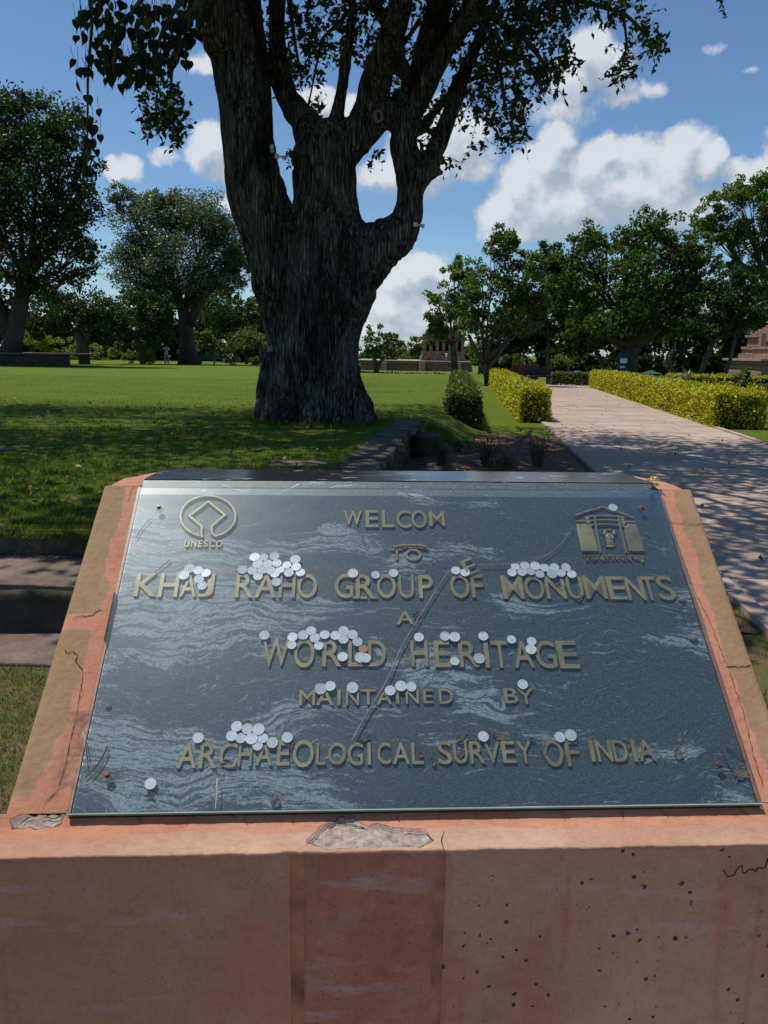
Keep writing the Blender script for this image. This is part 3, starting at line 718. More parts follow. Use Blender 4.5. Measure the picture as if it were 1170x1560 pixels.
crack([(466,1283),(482,1270),(492,1258),(512,1252),(540,1254),(562,1261)], .0030, 'ledge'); crack([(575,1257),(602,1262),(648,1265),(660,1278)], .0016, 'ledge'); crack([(676,1262),(672,1280),(680,1297)], .0016, 'ledge')

# the slab itself
tablet = empty('stone_tablet', CS, SROT, label='large dark blue-grey veined inscription slab with brass lettering under dusty glass', cat='information sign')
m = MB(); m.box((-.547, -.004, NS-.030), (.547, .6815, NS)); m.build('slab', MT['marble'], tablet, bevel=.0015)
m = MB()   # level granite cap behind the slope
def to_tab(p):   # plinth local -> tablet local
    w = Vector((CS.x, CS.y, 0))+uu*p[0]+bb*p[1]+Vector((0, 0, p[2])); d = w-CS; return Vector((d.dot(uu), d.dot(vv), d.dot(nn)))
def cap_prism(pts, z0, z1, name, mt, bev=.001):
    m = MB(); n = len(pts); V = [to_tab((u, b, z0)) for u, b in pts]+[to_tab((u, b, z1)) for u, b in pts]
    m.add(V, [tuple(range(n))[::-1], tuple(range(n, 2*n))]+[(i, (i+1) % n, n+(i+1) % n, n+i) for i in range(n)]); return m.build(name, MT[mt], tablet, bevel=bev)
cap_prism([(-.5445, .530), (.545, .530), (.520, .672), (-.538, .672)], ZTOP-.032, ZTOP-.0045, 'cap_strip', 'cap')
m = MB(); m.box((-.549, .0, -.005), (.549, .6515, 0)); g = m.build('glass_cover', MT['glass'], tablet)
m = MB(); m.box((-.5495, -.0022, -.0052), (.5495, -.0002, .0002)); m.build('glass_edge', MT['glass_edge'], tablet)
m = MB(); m.box((-.548, -.0035, NS-.008), (.548, -.0026, -.0054)); m.build('gap_shade_strip', MT['black'], tablet)  # black strip added in place of the shaded gap between glass and slab
m = MB(); m.box((-.5512, .30, NB-.006), (-.5495, .40, NB+.010)); m.build('edge_gap', MT['crack'], tablet)

# lettering
_font = {}
def glyph(ch, off=.008, depth=1.0):
    key = (ch, off)
    if key in _font: return _font[key]
    cu = bpy.data.curves.new('glyph', 'FONT'); cu.body = ch; cu.size = 1; cu.extrude = .5; cu.offset = off; cu.resolution_u = 4
    ob = bpy.data.objects.new('glyph', cu); COL.objects.link(ob); dg = bpy.context.evaluated_depsgraph_get(); dg.update()
    me = bpy.data.meshes.new_from_object(ob.evaluated_get(dg)); bpy.data.objects.remove(ob); bpy.data.curves.remove(cu)
    n = len(me.vertices); co = np.zeros(n*3, np.float32); me.vertices.foreach_get('co', co); co = co.reshape(-1, 3)
    raw = co.copy(); mn, mx_ = co.min(0), co.max(0)
    co[:, 0] = (co[:, 0]-(mn[0]+mx_[0])/2)/(mx_[0]-mn[0]); co[:, 1] = (co[:, 1]-mn[1])/(mx_[1]-mn[1]); co[:, 2] = (co[:, 2]-mn[2])
    me.vertices.foreach_set('co', co.ravel()); me.materials.clear(); me.materials.append(MT['brass']); me.name = 'letter_'+ch if ch.isalpha() else 'letter'
    _font[key] = (me, raw); return _font[key]
NLT = NS+.0048
def letter(ch, xl, xr, yt, yb, off=.008, rot=0):
    ym = (yt+yb)/2; (u0, vm) = uvn(xl, ym, NLT); (u1, _) = uvn(xr, ym, NLT); xc = (xl+xr)/2
    (uc, vt) = uvn(xc, yt, NLT); (uc2, vb) = uvn(xc, yb, NLT)
    uc = (u0+u1)/2
    o = link('letter', glyph(ch, off)[0], None, tablet, (uc, vb, NS), (0, 0, rot), (u1-u0, vt-vb, NLT-NS))
    return o
LINES = [
 ('W',524,551,778,800),('E',557,576,777,803),('L',582,600,777,803),('C',604,626,777,804),('O',627,650,777,804),('M',654,677,779,801),
 ('T',596,613,836,853),('O',617,642,836,854),
 ('K',206,240,873,908),('H',243,272,873,909),('A',275,300,876,909),('J',303,326,873,909),
 ('R',359,386,873,910),('A',389,421,873,910),('H',425,450,873,910),('O',453,483,874,911),
 ('G',510,538,874,911),('R',542,571,875,911),('O',574,603,874,911),('U',607,631,875,911),('P',638,660,876,911),
 ('O',686,715,874,911),('F',718,736,875,910),
 ('M',765,797,877,912),('O',799,829,877,913),('N',831,861,877,912),('U',864,888,878,912),('M',890,923,877,912),('E',926,953,878,913),('N',954,981,878,914),('T',977,1001,878,914),('S',1002,1027,877,914),
 ('A',604,630,930,951),
 ('W',399,441,973,1015),('O',448,479,973,1017),('R',491,520,975,1015),('L',530,552,975,1015),('D',561,588,975,1015),
 ('H',626,652,975,1015),('E',662,686,976,1016),('R',699,729,976,1016),('I',738,745,976,1017),('T',749,775,976,1017),('A',782,812,976,1017),('G',816,847,976,1018),('E',850,880,976,1018),
 ('M',456,480,1051,1074),('A',482,508,1050,1074),('I',514,519,1050,1074),('N',527,547,1050,1074),('T',550,572,1050,1073),('A',574,597,1050,1073),('I',603,608,1050,1072),('N',618,638,1050,1072),('E',645,659,1050,1071),('D',669,690,1049,1072),
 ('B',768,789,1048,1071),('Y',789,813,1049,1073),
 ('A',271,300,1132,1170),('R',304,331,1131,1170),('C',334,361,1131,1170),('H',363,384,1131,1167),('A',390,415,1131,1166),('E',422,441,1130,1166),('O',446,478,1127,1169),('L',482,496,1132,1165),('O',500,527,1131,1165),
 ('G',530,553,1131,1166),('I',560,565,1131,1165),('C',575,595,1131,1164),('A',598,624,1131,1164),('L',627,645,1132,1164),
 ('S',667,688,1129,1164),('U',691,712,1128,1163),('R',716,738,1129,1163),('V',738,762,1130,1163),('E',765,785,1129,1162),('Y',788,811,1129,1163),
 ('O',829,858,1126,1168),('F',862,882,1127,1167),('I',899,905,1127,1160),('N',909,932,1127,1160),('D',934,956,1127,1160),('I',963,969,1127,1160),('A',972,997,1127,1159)]
for (ch, xl, xr, yt, yb) in LINES: letter(ch, xl, xr, yt, yb)
for ch, xl, xr in (('U',281,289),('N',291,299.5),('E',302,308.5),('S',310,317),('C',319,327),('O',329,338.5)):
    letter(ch, xl, xr, 823, 833, off=.018)
# serifs on the odd R in GROUP
for q in ((540,911),(552,911),(568,911)):
    u, v = uvn(q[0]+2, q[1], NLT); m = MB(); m.box((u-.006, v-.001, NS), (u+.006, v+.004, NLT-.0003)); m.build('serif', MT['brass'], tablet)
# world heritage emblem
def flatbar(pxs, w, h, name, parent, closed=False, zoom=None):
    pts = []
    for x, y in pxs:
        if zoom: x, y = zoom[0]+x/zoom[2], zoom[1]+y/zoom[2]
        u, v = uvn(x, y, NS+h); pts.append(Vector((u, v)))
    n = len(pts); V = []
    for i in range(n):
        a = pts[i-1] if (i or closed) else pts[i]; b = pts[(i+1) % n] if (i < n-1 or closed) else pts[i]
        t1 = (pts[i]-a); t2 = (b-pts[i]); t1 = t1.normalized() if t1.length > 1e-9 else t2.normalized(); t2 = t2.normalized() if t2.length > 1e-9 else t1
        t = (t1+t2); t = t.normalized() if t.length > 1e-6 else t1; s = Vector((-t.y, t.x)); k = min(1.6, 1/max(.3, s.dot(Vector((-t1.y, t1.x)))))
        for sg, z in ((-1, 0), (-1, h*.75), (-.6, h), (.6, h), (1, h*.75), (1, 0)):
            p = pts[i]+s*w*.5*sg*k; V.append((p.x, p.y, NS+z))
    c = 6; fs = []
    for i in range(n if closed else n-1):
        j = (i+1) % n
        for q in range(c-1): fs.append((i*c+q, i*c+q+1, j*c+q+1, j*c+q))
    if not closed: fs += [tuple(range(c)), tuple((n-1)*c+q for q in range(c))[::-1]]
    m = MB(); m.add(V, fs); return m.build(name, MT['brass'], parent)
Z1 = (260, 740, 9.75)
cx, cy, rx_, ry_ = 553, 450, 408, 305
pts = []
for k in range(0, 41):
    a = R(102)+(R(360)-R(28))*k/40
    pts.append((cx+rx_*math.cos(a), cy+ry_*math.sin(a)))
pts = [(462, 600)]+[(455, 700)]+pts+[(612, 700)]+[(608, 600)]
pts = [p for p in pts]
flatbar(pts+[(805, 430), (560, 232), (275, 445)], .0062, .006, 'heritage_emblem', tablet, True, Z1)
# survey emblem: gateway of pillars and curved lintels, panels, lion capital and lettering
Z2 = (860, 750, 8.357)
def poly_plate(pxs, h, name, zoom=Z2):
    q = [uvn(zoom[0]+x/zoom[2], zoom[1]+y/zoom[2], NS+h) for x, y in pxs]; m = MB(); m.prism(q[::-1], NS, NS+h); return m.build(name, MT['brass'], tablet, bevel=.0005)
poly_plate([(152,400),(285,400),(300,440),(330,452),(355,455),(435,745),(228,745)], .006, 'emblem_panel')
poly_plate([(915,400),(800,400),(800,440),(775,455),(762,470),(835,745),(1022,745)], .006, 'emblem_panel')
flatbar([(385,300),(410,480),(462,762)], .0042, .006, 'emblem_pillar', tablet, False, Z2)
flatbar([(690,310),(722,480),(792,765)], .0042, .006, 'emblem_pillar', tablet, False, Z2)
flatbar([(138,292),(220,258),(330,222),(440,196),(445,186),(530,186),(536,200),(650,232),(770,275),(880,322)], .0045, .006, 'emblem_arch', tablet, False, Z2)
for yy_ in (298, 352, 408): flatbar([(255+(yy_-298)*.3, yy_+14),(330,yy_+2),(450,yy_-6),(560,yy_-8),(660,yy_),(770,yy_+16)], .0040, .006, 'emblem_lintel', tablet, False, Z2)
flatbar([(146,360),(300,362)], .0045, .0062, 'emblem_lintel', tablet, False, Z2); flatbar([(780,368),(915,372)], .0045, .0062, 'emblem_lintel', tablet, False, Z2)
for q in ((300,375),(320,435),(290,330),(752,388),(775,440),(735,342)):
    u, v = uvn(Z2[0]+q[0]/Z2[2], Z2[1]+q[1]/Z2[2], NS+.006); m = MB(); m.prism([(u+.0042*math.cos(a*math.pi/6), v+.0036*math.sin(a*math.pi/6)) for a in range(12)], NS, NS+.0064); m.build('emblem_scroll', MT['brass'], tablet)
def capital():
    m = MB()
    def b(x, y, rx, ry, rz):
        u, v = uvn(Z2[0]+x/Z2[2], Z2[1]+y/Z2[2], NS+.004); m.ball((u, v, NS+.003), (rx*.00014, ry*.00016, rz), 12, 8)
    b(575,560,70,60,.004); b(575,600,58,50,.0035); b(520,500,28,26,.004); b(575,485,26,24,.0055); b(632,500,26,26,.004)
    b(515,520,36,30,.0035); b(635,520,34,30,.0035); b(540,580,18,40,.005); b(575,585,14,36,.0058); b(612,580,18,40,.005); b(495,488,12,12,.003); b(652,490,12,12,.003)
    b(582,640,70,20,.0052); b(588,662,78,16,.0045); b(590,685,72,22,.003)
    m.build('lion_capital', MT['brass'], tablet, smooth=True)
capital()
def deva():
    # headline plus glyphs of the motto, set one by one along the base of the emblem
    seq = 'प्रत्नकीर्तिमपावृणु'
    parts = [('प',250,322),('त',330,372),('न',372,436),('क',442,520),('ी',520,552),('ि',560,588),('त',588,640),('म',645,700),('प',706,762),('ा',764,786),('व',800,858),('ण',872,950),('ु',955,1010)]
    m = None
    for ch, a, b in parts:
        me, raw = glyph(ch, .018)
        x0, y0 = Z2[0]+a/Z2[2], Z2[1]+805/Z2[2]; x1 = Z2[0]+b/Z2[2]; y1 = Z2[1]+(868 if ch not in 'ु' else 892)/Z2[2]
        letter(ch, x0, x1, y0, y1, off=.018)
    flatbar([(248,806),(600,806),(1020,810)], .0016, .0058, 'headline_bar', tablet, False, Z2)
    for a, b, c, d in ((268,845,300,878),(575,792,600,800),(560,795,590,782),(845,862,868,880),(395,850,372,872)):
        flatbar([(a,b),(c,d)], .0016, .0056, 'matra_stroke', tablet, False, Z2)
deva()
# screws
for (x, y, rub) in ((241,770,0),(979,772,1),(162,1178,1),(1096,1163,0)):
    u, v = uvn(x, y, .004)
    m = MB((u, v, 0)); m.prism([(u+.0042*math.cos(a*math.pi/8), v+.0042*math.sin(a*math.pi/8)) for a in range(16)], .0002, .004)
    s_ = m.build('screw', MT['steel'], tablet, bevel=.0006); s_.location = (u, v, 0)
    m = MB(); m.prism([(.0068*math.cos(a*math.pi/8), .0068*math.sin(a*math.pi/8)) for a in range(16)], .0001, .0014); w_ = m.build('washer', MT['rubber'] if rub else MT['steel'], s_)

# coins
cm = MB(); rr_ = .0092
for (r0, z0, r1, z1) in ((0, .0010, .0079, .0010), (.0079, .0010, .0080, .0014), (.0080, .0014, rr_-.0002, .0014), (rr_-.0002, .0014, rr_, .0012), (rr_, .0012, rr_, 0)):
    n = 28; V = []
    for (r, z) in ((r0, z0), (r1, z1)): V += [(r*math.cos(2*math.pi*k/n), r*math.sin(2*math.pi*k/n), z) for k in range(n)]
    cm.add(V, [(k, n+k, n+(k+1) % n, (k+1) % n) for k in range(n)])
cm.add([(rr_*math.cos(2*math.pi*k/28), rr_*math.sin(2*math.pi*k/28), 0) for k in range(28)], [tuple(range(28))[::-1]])
cm.box((-.0006, -.004, .001), (.0008, .0035, .0013)); cm.box((-.005, -.0055, .001), (.005, -.0047, .00125)); cm.tube([(-.0055,-.002,.0011),(-.005,.002,.0011),(-.0025,.005,.0011)], .0003, 4); cm.tube([(.0055,-.002,.0011),(.005,.002,.0011),(.0025,.005,.0011)], .0003, 4)
coin_me = cm.mesh('coin'); coin_me.materials.append(MT['coin'])
gold_me = coin_me.copy(); gold_me.materials.clear(); gold_me.materials.append(MT['coin_gold'])
ORD = ['first', 'second', 'third', 'fourth', 'fifth', 'sixth', 'seventh', 'eighth', 'ninth']
SQ = Matrix.Rotation(YAW, 4, 'Z')@Matrix.Rotation(SL, 4, 'X')
def coin(px, py, label, me=coin_me, nh=.0088, s=1.0):
    u, v = uvn(px, py, NS+nh-.001)
    o = link('coin', me, None); tl = Matrix.Rotation(random.uniform(-.07, .07), 4, 'X')@Matrix.Rotation(random.uniform(-.07, .07), 4, 'Y')@Matrix.Rotation(random.uniform(0, 6.28), 4, 'Z')
    o.matrix_world = Matrix.Translation(S(u, v, NS+nh-.0022+random.uniform(0, .0004)))@SQ@tl@Matrix.Scale(s*random.choice((.93, 1, 1, 1.03, 1.10)), 4)
    tag(o, label, 'coin', 'coins lying on the inscription slab')
z1 = lambda x, y: (100+x*.342, 700+y*.342)
z2 = lambda x, y: (460+x*.342, 700+y*.342)
z3 = lambda x, y: (780+x/3, 700+y/3)
z4 = lambda x, y: (60+x*.376, 930+y*.376)
z5 = lambda x, y: (440+x*.376, 930+y*.376)
def pile(zf, rows, where):
    for rn, row in rows.items():
        for i, p in enumerate(row):
            coin(*zf(*p), f'{ORD[i]} silver coin from left in the {rn} row of {where}', nh=.0088+.0003*(i % 3))
pile(z1, {'upper': [(552,484),(590,494),(625,505)], 'lower': [(527,515),(594,531)]}, 'the small pile over KHAJ')
coin(*z1(608,561), 'silver coin resting on the hook of the letter J, lowest of its pile')
pile(z1, {'topmost': [(842,434),(882,434),(930,430),(1023,445)], 'second': [(855,464),(900,464),(941,461),(985,469),(1027,478)], 'third': [(787,490),(831,494),(876,491),(914,494),(955,490),(994,503),(1046,503)], 'fourth': [(857,519),(932,508)]}, 'the big pile over RAHO')
coin(*z1(938,545), 'silver coin between A and H of RAHO, lowest of the big pile')
for p, l in (((227,506),'silver coin on the top of the G of GROUP'),((328,513),'silver coin on the top of the R of GROUP'),((408,505),'silver coin on the top of the O of GROUP'),((685,494),'silver coin on the O of OF, at the tip of the long straw'),((727,503),'silver coin between O and F beneath the fallen letter E')): coin(*z2(*p), l)
pile(z3, {'upper': [(15,488),(58,484),(106,486),(149,494),(193,494),(247,492)], 'lower': [(0,516),(46,513),(85,510),(127,523),(183,522),(224,518),(273,524)]}, 'the pile above MONUMENTS')
coin(*z3(462,219), 'silver coin at the top of the gateway emblem, right of its peak')
coin(*z4(911,100), 'silver coin on the first upright of the W of WORLD')
pile(z5, {'upper': [(58,99),(90,82),(145,98),(189,101),(222,82),(258,97)], 'middle': [(15,107),(105,110),(221,116),(278,127)], 'lower': [(12,139),(121,143)]}, 'the pile over WORLD')
coin(*z5(218,187), 'silver coin between the feet of R and L of WORLD')
coin(*z5(301,155), 'golden coin between the letters L and D of WORLD', gold_me, s=.95)
coin(*z5(290,190), 'silver coin on the foot of the L of WORLD, left of an overlapping pair'); coin(*z5(311,192), 'silver coin by the foot of the L of WORLD, right of an overlapping pair', nh=.0094)
for p, l in (((527,108),'silver coin on the top of the H of HERITAGE'),((632,104),'silver coin on the top of the first E of HERITAGE'),((672,107),'silver coin between the tops of E and R of HERITAGE'),((788,104),'silver coin on the top of the I of HERITAGE'),((672,205),'silver coin between the feet of E and R of HERITAGE'),((772,194),'silver coin between the feet of R and I of HERITAGE'),((902,117),'silver coin on the T of HERITAGE'),((984,124),'bluish coin above the A of HERITAGE, upper of two'),((981,157),'bluish coin beside the A of HERITAGE, lower of two'),
             ((128,317),'silver coin over the first A of MAINTAINED'),((168,306),'silver coin over the first I of MAINTAINED'),((258,312),'silver coin over the first N of MAINTAINED'),((411,324),'silver coin over the second A of MAINTAINED'),((454,306),'silver coin over the second I of MAINTAINED'),((496,308),'silver coin over the second N of MAINTAINED'),((948,299),'silver coin over the Y of BY'),
             ((788,510),'bluish coin over the V of SURVEY'),((1098,513),'silver coin over the O of the lower OF'),((1142,505),'silver coin over the F of the lower OF')): coin(*z5(*p), l)
pile(z4, {'upper': [(799,469),(842,479),(888,481)], 'middle': [(779,508),(816,517),(859,519),(905,517)]}, 'the pile above ARCHAEOLOGICAL')
for p, l in (((643,516),'silver coin on the R of ARCHAEOLOGICAL, standing alone'),((884,547),'silver coin on the second A of ARCHAEOLOGICAL, lowest of its pile'),((944,535),'bluish coin between A and E of ARCHAEOLOGICAL'),((1004,514),'silver coin over the E of ARCHAEOLOGICAL'),((450,702),'silver coin alone in the lower left corner of the slab, below the lettering')): coin(*z4(*p), l)

# fallen letter E leaning on the F
u, v = uvn(722, 872, NLT); o = link('fallen_letter', glyph('E')[0], None); o.matrix_world = Matrix.Translation(S(u, v-.004, NLT+.0003))@SQ@Matrix.Rotation(.42, 4, 'Z')@Matrix.Diagonal((.026, .036, .003, 1))
tag(o, 'loose brass letter E lying crooked on top of the word OF', 'letter')
# twigs, straws and litter on the slab
def strand(name, pxs, r, label, cat='twig', mt='stick', nh=.0046, sub=6, taper=.6):
    P = [S(*uvn(x, y, NS+nh), NS+nh) for x, y in pxs]
    if len(P) > 2:
        out = []
        for i in range(len(P)-1):
            p0, p1, p2, p3 = P[max(i-1, 0)], P[i], P[i+1], P[min(i+2, len(P)-1)]
            for k in range(sub):
                t = k/sub; out.append(.5*((2*p1)+(p2-p0)*t+(2*p0-5*p1+4*p2-p3)*t*t+(3*p1-3*p2+p3-p0)*t**3))
        P = out+[P[-1]]
    m = MB(P[0]); n = len(P); m.tube(P, [r*(1-(1-taper)*i/(n-1)) for i in range(n)], 6); o = m.build(name, MT[mt], None, True); o.location = P[0]; tag(o, label, cat); return o
strand('straw', [(535,1130),(560,1085),(590,1035),(612,985),(640,938),(668,893),(684,870)], .0013, 'long straight straw lying diagonally across the middle of the slab', 'straw', nh=.0078)
strand('stem', [(728,860),(770,859),(812,854),(838,842),(858,824),(872,802)], .0008, 'thin curved dry stem arching from the fallen E to the gateway emblem', 'stem', nh=.0078)
strand('straw', [(331,1186),(330,1210),(328,1233)], .0009, 'short upright straw at the lower glass edge left of centre', 'straw', nh=.015)
strand('twig', [(164,1137),(150,1163),(130,1185)], .0016, 'thicker of two slanting twigs in the lower left corner', mt='stick_dark')
strand('twig', [(165,1145),(155,1165),(139,1185)], .0013, 'thinner right twig of the slanting pair in the lower left corner')
strand('twig', [(127,1115),(130,1140),(133,1170)], .0011, 'long pale twig along the left edge near the bottom')
strand('twig', [(129,1120),(133,1140),(136,1160)], .0009, 'short pale twig beside the left slab edge')
strand('twig', [(259,853),(248,862),(236,872)], .0012, 'dark twig pointing up from the K of KHAJ', mt='stick_dark')
strand('twig', [(230,790),(218,802),(207,820)], .0011, 'dark twig in the upper left corner under the screw', mt='stick_dark')
strand('twig', [(1098,1138),(1110,1165),(1130,1190)], .0015, 'left twig of the litter heap in the lower right corner', mt='stick_dark')
strand('twig', [(1105,1136),(1120,1148),(1137,1160)], .0013, 'upper twig of the litter heap in the lower right corner', mt='stick_dark')
strand('ice_cream_stick', [(600,834),(612,832),(636,831),(650,834)], .0034, 'flat pale wooden ice cream spoon lying above the word TO', 'spoon', 'wood', .006, taper=.9)
def litter(px, py, w, h, label, mt='dead_leaf', seed=0, nh=.004, rot=0, name='dead_leaf', cat='leaf'):
    rd = random.Random(seed+int(px)); N_ = 7; V = []; Fq = []
    for i in range(N_):
        for j in range(N_):
            a, b = (i/(N_-1)-.5), (j/(N_-1)-.5); r = 1 if (abs(a)+abs(b)) < .6 else .75
            V.append((a*w*r*(1+.2*rd.uniform(-1, 1)), b*h*r*(1+.2*rd.uniform(-1, 1)), .0035*mnoise.noise(Vector((a*3+px, b*3+py, 0)))+.0012*rd.uniform(-1, 1)+.003*abs(a)))
    for i in range(N_-1):
        for j in range(N_-1):
            if rd.random() > .06: Fq.append((i*N_+j, (i+1)*N_+j, (i+1)*N_+j+1, i*N_+j+1))
    m = MB(); m.add(V, Fq); o = m.build(name, MT[mt], None, False); u, v = uvn(px, py, NS+nh); o.matrix_world = Matrix.Translation(S(u, v, NS+nh))@SQ@Matrix.Rotation(rot, 4, 'Z')
    sm = o.modifiers.new('t', 'SOLIDIFY'); sm.thickness = .0004
    tag(o, label, cat)
for a in ((634,937,.016,.012,'crumpled dead leaf on the single letter A under the straw'),(854,893,.022,.018,'curled grey leaf between N and U of MONUMENTS'),(881,911,.014,.016,'small curled leaf below the U of MONUMENTS'),
          (707,1126,.032,.016,'brown dead leaf over the U of SURVEY'),(760,1120,.032,.018,'brown dead leaf right of the bluish coin above SURVEY'),(703,1148,.010,.022,'narrow dead leaf inside the U of SURVEY'),
          (660,1160,.009,.017,'small upright dead leaf between ARCHAEOLOGICAL and SURVEY'),(1033,1150,.016,.024,'curled dead leaf right of the word INDIA'),(420,1222,.016,.020,'torn pale leaf at the lower glass edge'),
          (375,1102,.018,.009,'dark crumpled leaf on the coin pile above ARCHAEOLOGICAL'),(443,1136,.012,.014,'dark crumpled leaf beside the O of ARCHAEOLOGICAL'),(555,1126,.026,.009,'dark crumpled leaf over the G of ARCHAEOLOGICAL'),
          (828,1140,.010,.034,'ragged dead leaf left of the lower OF'),(345,1162,.022,.010,'flat dead leaf at the foot of the C of ARCHAEOLOGICAL'),(1128,1178,.026,.024,'pale crumpled leaf in the lower right litter heap'),(957,1135,.008,.018,'pale scrap of leaf over the D of INDIA'),(640,1150,.010,.012,'scrap of leaf on the last L of ARCHAEOLOGICAL'),(810,1126,.010,.01,'scrap of leaf on the Y of SURVEY'),(228,1213,.018,.005,'dark sliver of leaf under the lone lower left coin')):
    litter(*a, seed=3, rot=random.uniform(-.5, .5))
def pebble(px, py, r, label, where='slab'):
    m = MB(); m.ball((0, 0, 0), (r, r*.8, r*.6), 9, 7); m.v = [tuple(Vector(p)*(1+.25*mnoise.noise(Vector(p)*260))) for p in m.v]
    o = m.build('pebble', MT['pebble'], None, True); nh = r*.5+(NS if where == 'slab' else NB); u, v = uvn(px, py, nh); o.matrix_world = Matrix.Translation(S(u, v, nh))@SQ; tag(o, label, 'pebble')
pebble(1040, 914, .0072, 'whitish pebble just right of the last S of MONUMENTS'); pebble(1056, 972, .0085, 'brown flat pebble at the right slab edge level with HERITAGE'); pebble(165, 1076, .0055, 'small grey pebble on the left of the slab below the heavy veining')
pebble(553, 988, .0050, 'tiny pebble beside the golden coin of WORLD'); pebble(466, 1006, .006, 'yellowish pebble inside the O of WORLD')
m = MB(); m.box((-.005, -.002, 0), (.005, .002, .003)); m.v = [(x+random.uniform(-.001, .001), y, z) for x, y, z in m.v]; o = m.build('wood_chip', MT['stick_dark'], None); u, b = sbz(909, 1237, Z_LEDGE+.004); o.location = CS+uu*u+bb*b+Vector((0, 0, Z_LEDGE+.004-CS.z)); tag(o, 'tiny dark wood chip on the salmon ledge below the glass, right of centre', 'debris')
# scribbled dark scratches on the right front panel
m = MB(); q0 = None
for k in range(26):
    u_ = .455+.13*k/26+random.uniform(-.004, .004); z_ = ZF-.052+.034*k/26+random.uniform(-.003, .003); q_ = (u_, YF-.0012+.001, z_+random.choice((-.006, .006))); 
    if q0: m.tube([q0, q_], .0007, 4)
    q0 = q_
m.build('scribble', MT['crack'], plinth)
# dried flowers on the right shoulder
for k, (x, y) in enumerate(((988,733),(996,728),(1000,732),(993,731))):
    u, b = sbz(x, y, ZTOP+.004); m = MB()
    for q in range(5):
        a = q*1.26+k; m.tube([(0, 0, 0), (.006*math.cos(a), .006*math.sin(a), .003), (.010*math.cos(a), .010*math.sin(a), .001)], [.001, .0026, .0008], 5, .5)
    o = m.build('dried_flower', MT['petal' if k % 2 else 'dead_leaf'], None); o.location = CS+uu*u+bb*b+Vector((0, 0, ZTOP+.003-CS.z))
    tag(o, ['brown dried blossom, leftmost in the heap on the right shoulder of the plinth', 'yellow dried blossom, rearmost in the heap on the right plinth shoulder', 'brown dried blossom, rightmost in the heap on the right shoulder of the plinth', 'yellow dried blossom, foremost in the heap on the right plinth shoulder'][k], 'flower')

# ------------------------------------------------------------------ stones: steps, retaining wall
def rock_mesh(name, sx, sy, sz, seed, amp=.02, cuts=6, fr=3.0):
    import bmesh
    bm = bmesh.new(); bmesh.ops.create_cube(bm, size=1); bmesh.ops.subdivide_edges(bm, edges=bm.edges[:], cuts=cuts, use_grid_fill=True)
    for v in bm.verts:
        p = Vector((v.co.x*sx, v.co.y*sy, v.co.z*sz)); k = Vector((seed*3.7, seed*1.3, seed))
        e = [abs(v.co.x) > .499, abs(v.co.y) > .499, abs(v.co.z) > .499]
        if sum(e) >= 2: p -= Vector((v.co.x*sx, v.co.y*sy, v.co.z*sz)).normalized()*amp*.5
        p += Vector((mnoise.noise(p*fr+k), mnoise.noise(p*fr+k*2), mnoise.noise(p*fr+k*3)*.6))*amp*1.5
        p += mnoise.noise(p*fr*5+k)*amp*.35*p.normalized(); v.co = p
    me = bpy.data.meshes.new(name); bm.to_mesh(me); bm.free(); me.polygons.foreach_set('use_smooth', [True]*len(me.polygons)); return me
def rock(name, c, size, seed, mt, parent=None, rz=0, amp=.02, cuts=6, fr=3.0):
    o = link(name, rock_mesh(name, *size, seed, amp, cuts, fr), MT[mt]); po = parent.location if parent else Vector()
    if parent: o.parent = parent
    o.location = Vector(c)-po; o.rotation_euler = (0, 0, rz); return o
steps = empty('stone_steps', (-3, 4, 0), label='rough stone steps rising to the shaded lawn left of the plinth', cat='steps')
for k, x0 in enumerate((-4.9, -3.35, -1.75, -.35)):
    w = 1.52
    a_ = .06*(x0+2)
    rock('bottom_slab', (x0, 3.64-a_*.3, -.01), (w, .46, .07), k+1, 'step_top', steps, -.03, .012, 10, 2.5)
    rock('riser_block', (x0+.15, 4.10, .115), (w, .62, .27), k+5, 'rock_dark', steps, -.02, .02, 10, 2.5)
    rock('tread_slab', (x0+.1, 4.11, .258), (w, .60, .045), k+35, 'step_top', steps, -.02, .012, 10, 2.5)
    rock('top_block', (x0+.1, 4.50-.03*(x0+2), .335), (w, .26, .17), k+9, 'rock', steps, -.12, .028, 10, 3.5)
MT['coping'] = stone_mat('mossy_coping_stone', (.07, .06, .048), (.17, .14, .11), (.03, .045, .015))
wall = empty('retaining_wall', (wallx(8), 8, 0), label='low dry-stone retaining wall running from the big tree towards the plinth', cat='wall')
y = 4.45; k = 20
dirz = -math.atan(.121)
while y < 12.2:
    L_ = random.uniform(.26, .44); k += 1
    rock('coping_stone', (wallx(y+L_/2)-.10+random.uniform(-.05, .05), y+L_/2, .405+random.uniform(-.012, .012)), (.44+random.uniform(-.06, .08), L_-.015, .075), k, 'coping', wall, dirz+random.uniform(-.09, .09), .020, 5, 7); y += L_
y = 4.45
while y < 12.25:
    L_ = random.uniform(.4, .75); k += 1
    z = 0
    for h in (.19, .18):
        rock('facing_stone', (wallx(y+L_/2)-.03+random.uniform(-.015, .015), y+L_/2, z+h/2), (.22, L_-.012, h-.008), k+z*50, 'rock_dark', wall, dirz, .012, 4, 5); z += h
    y += L_
o = rock('stone_block', (.62, 11.1, .15), (.36, .60, .34), 77, 'rock_dark', None, dirz, .03, 7, 4); tag(o, 'dark squared boulder in the soil just right of the retaining wall end', 'stone')
o = rock('flat_stone', (-.62, 7.25, .415), (.95, .36, .05), 78, 'step_top', None, .06, .012, 7, 4); tag(o, 'pale flat stone set in the lawn behind the granite cap', 'stone')
o = rock('flat_stone', (-4.1, 7.9, .415), (.5, .16, .05), 79, 'rock', None, .06, .012, 7, 4); tag(o, 'dark sliver of stone sunk in the shaded lawn at the left', 'stone')

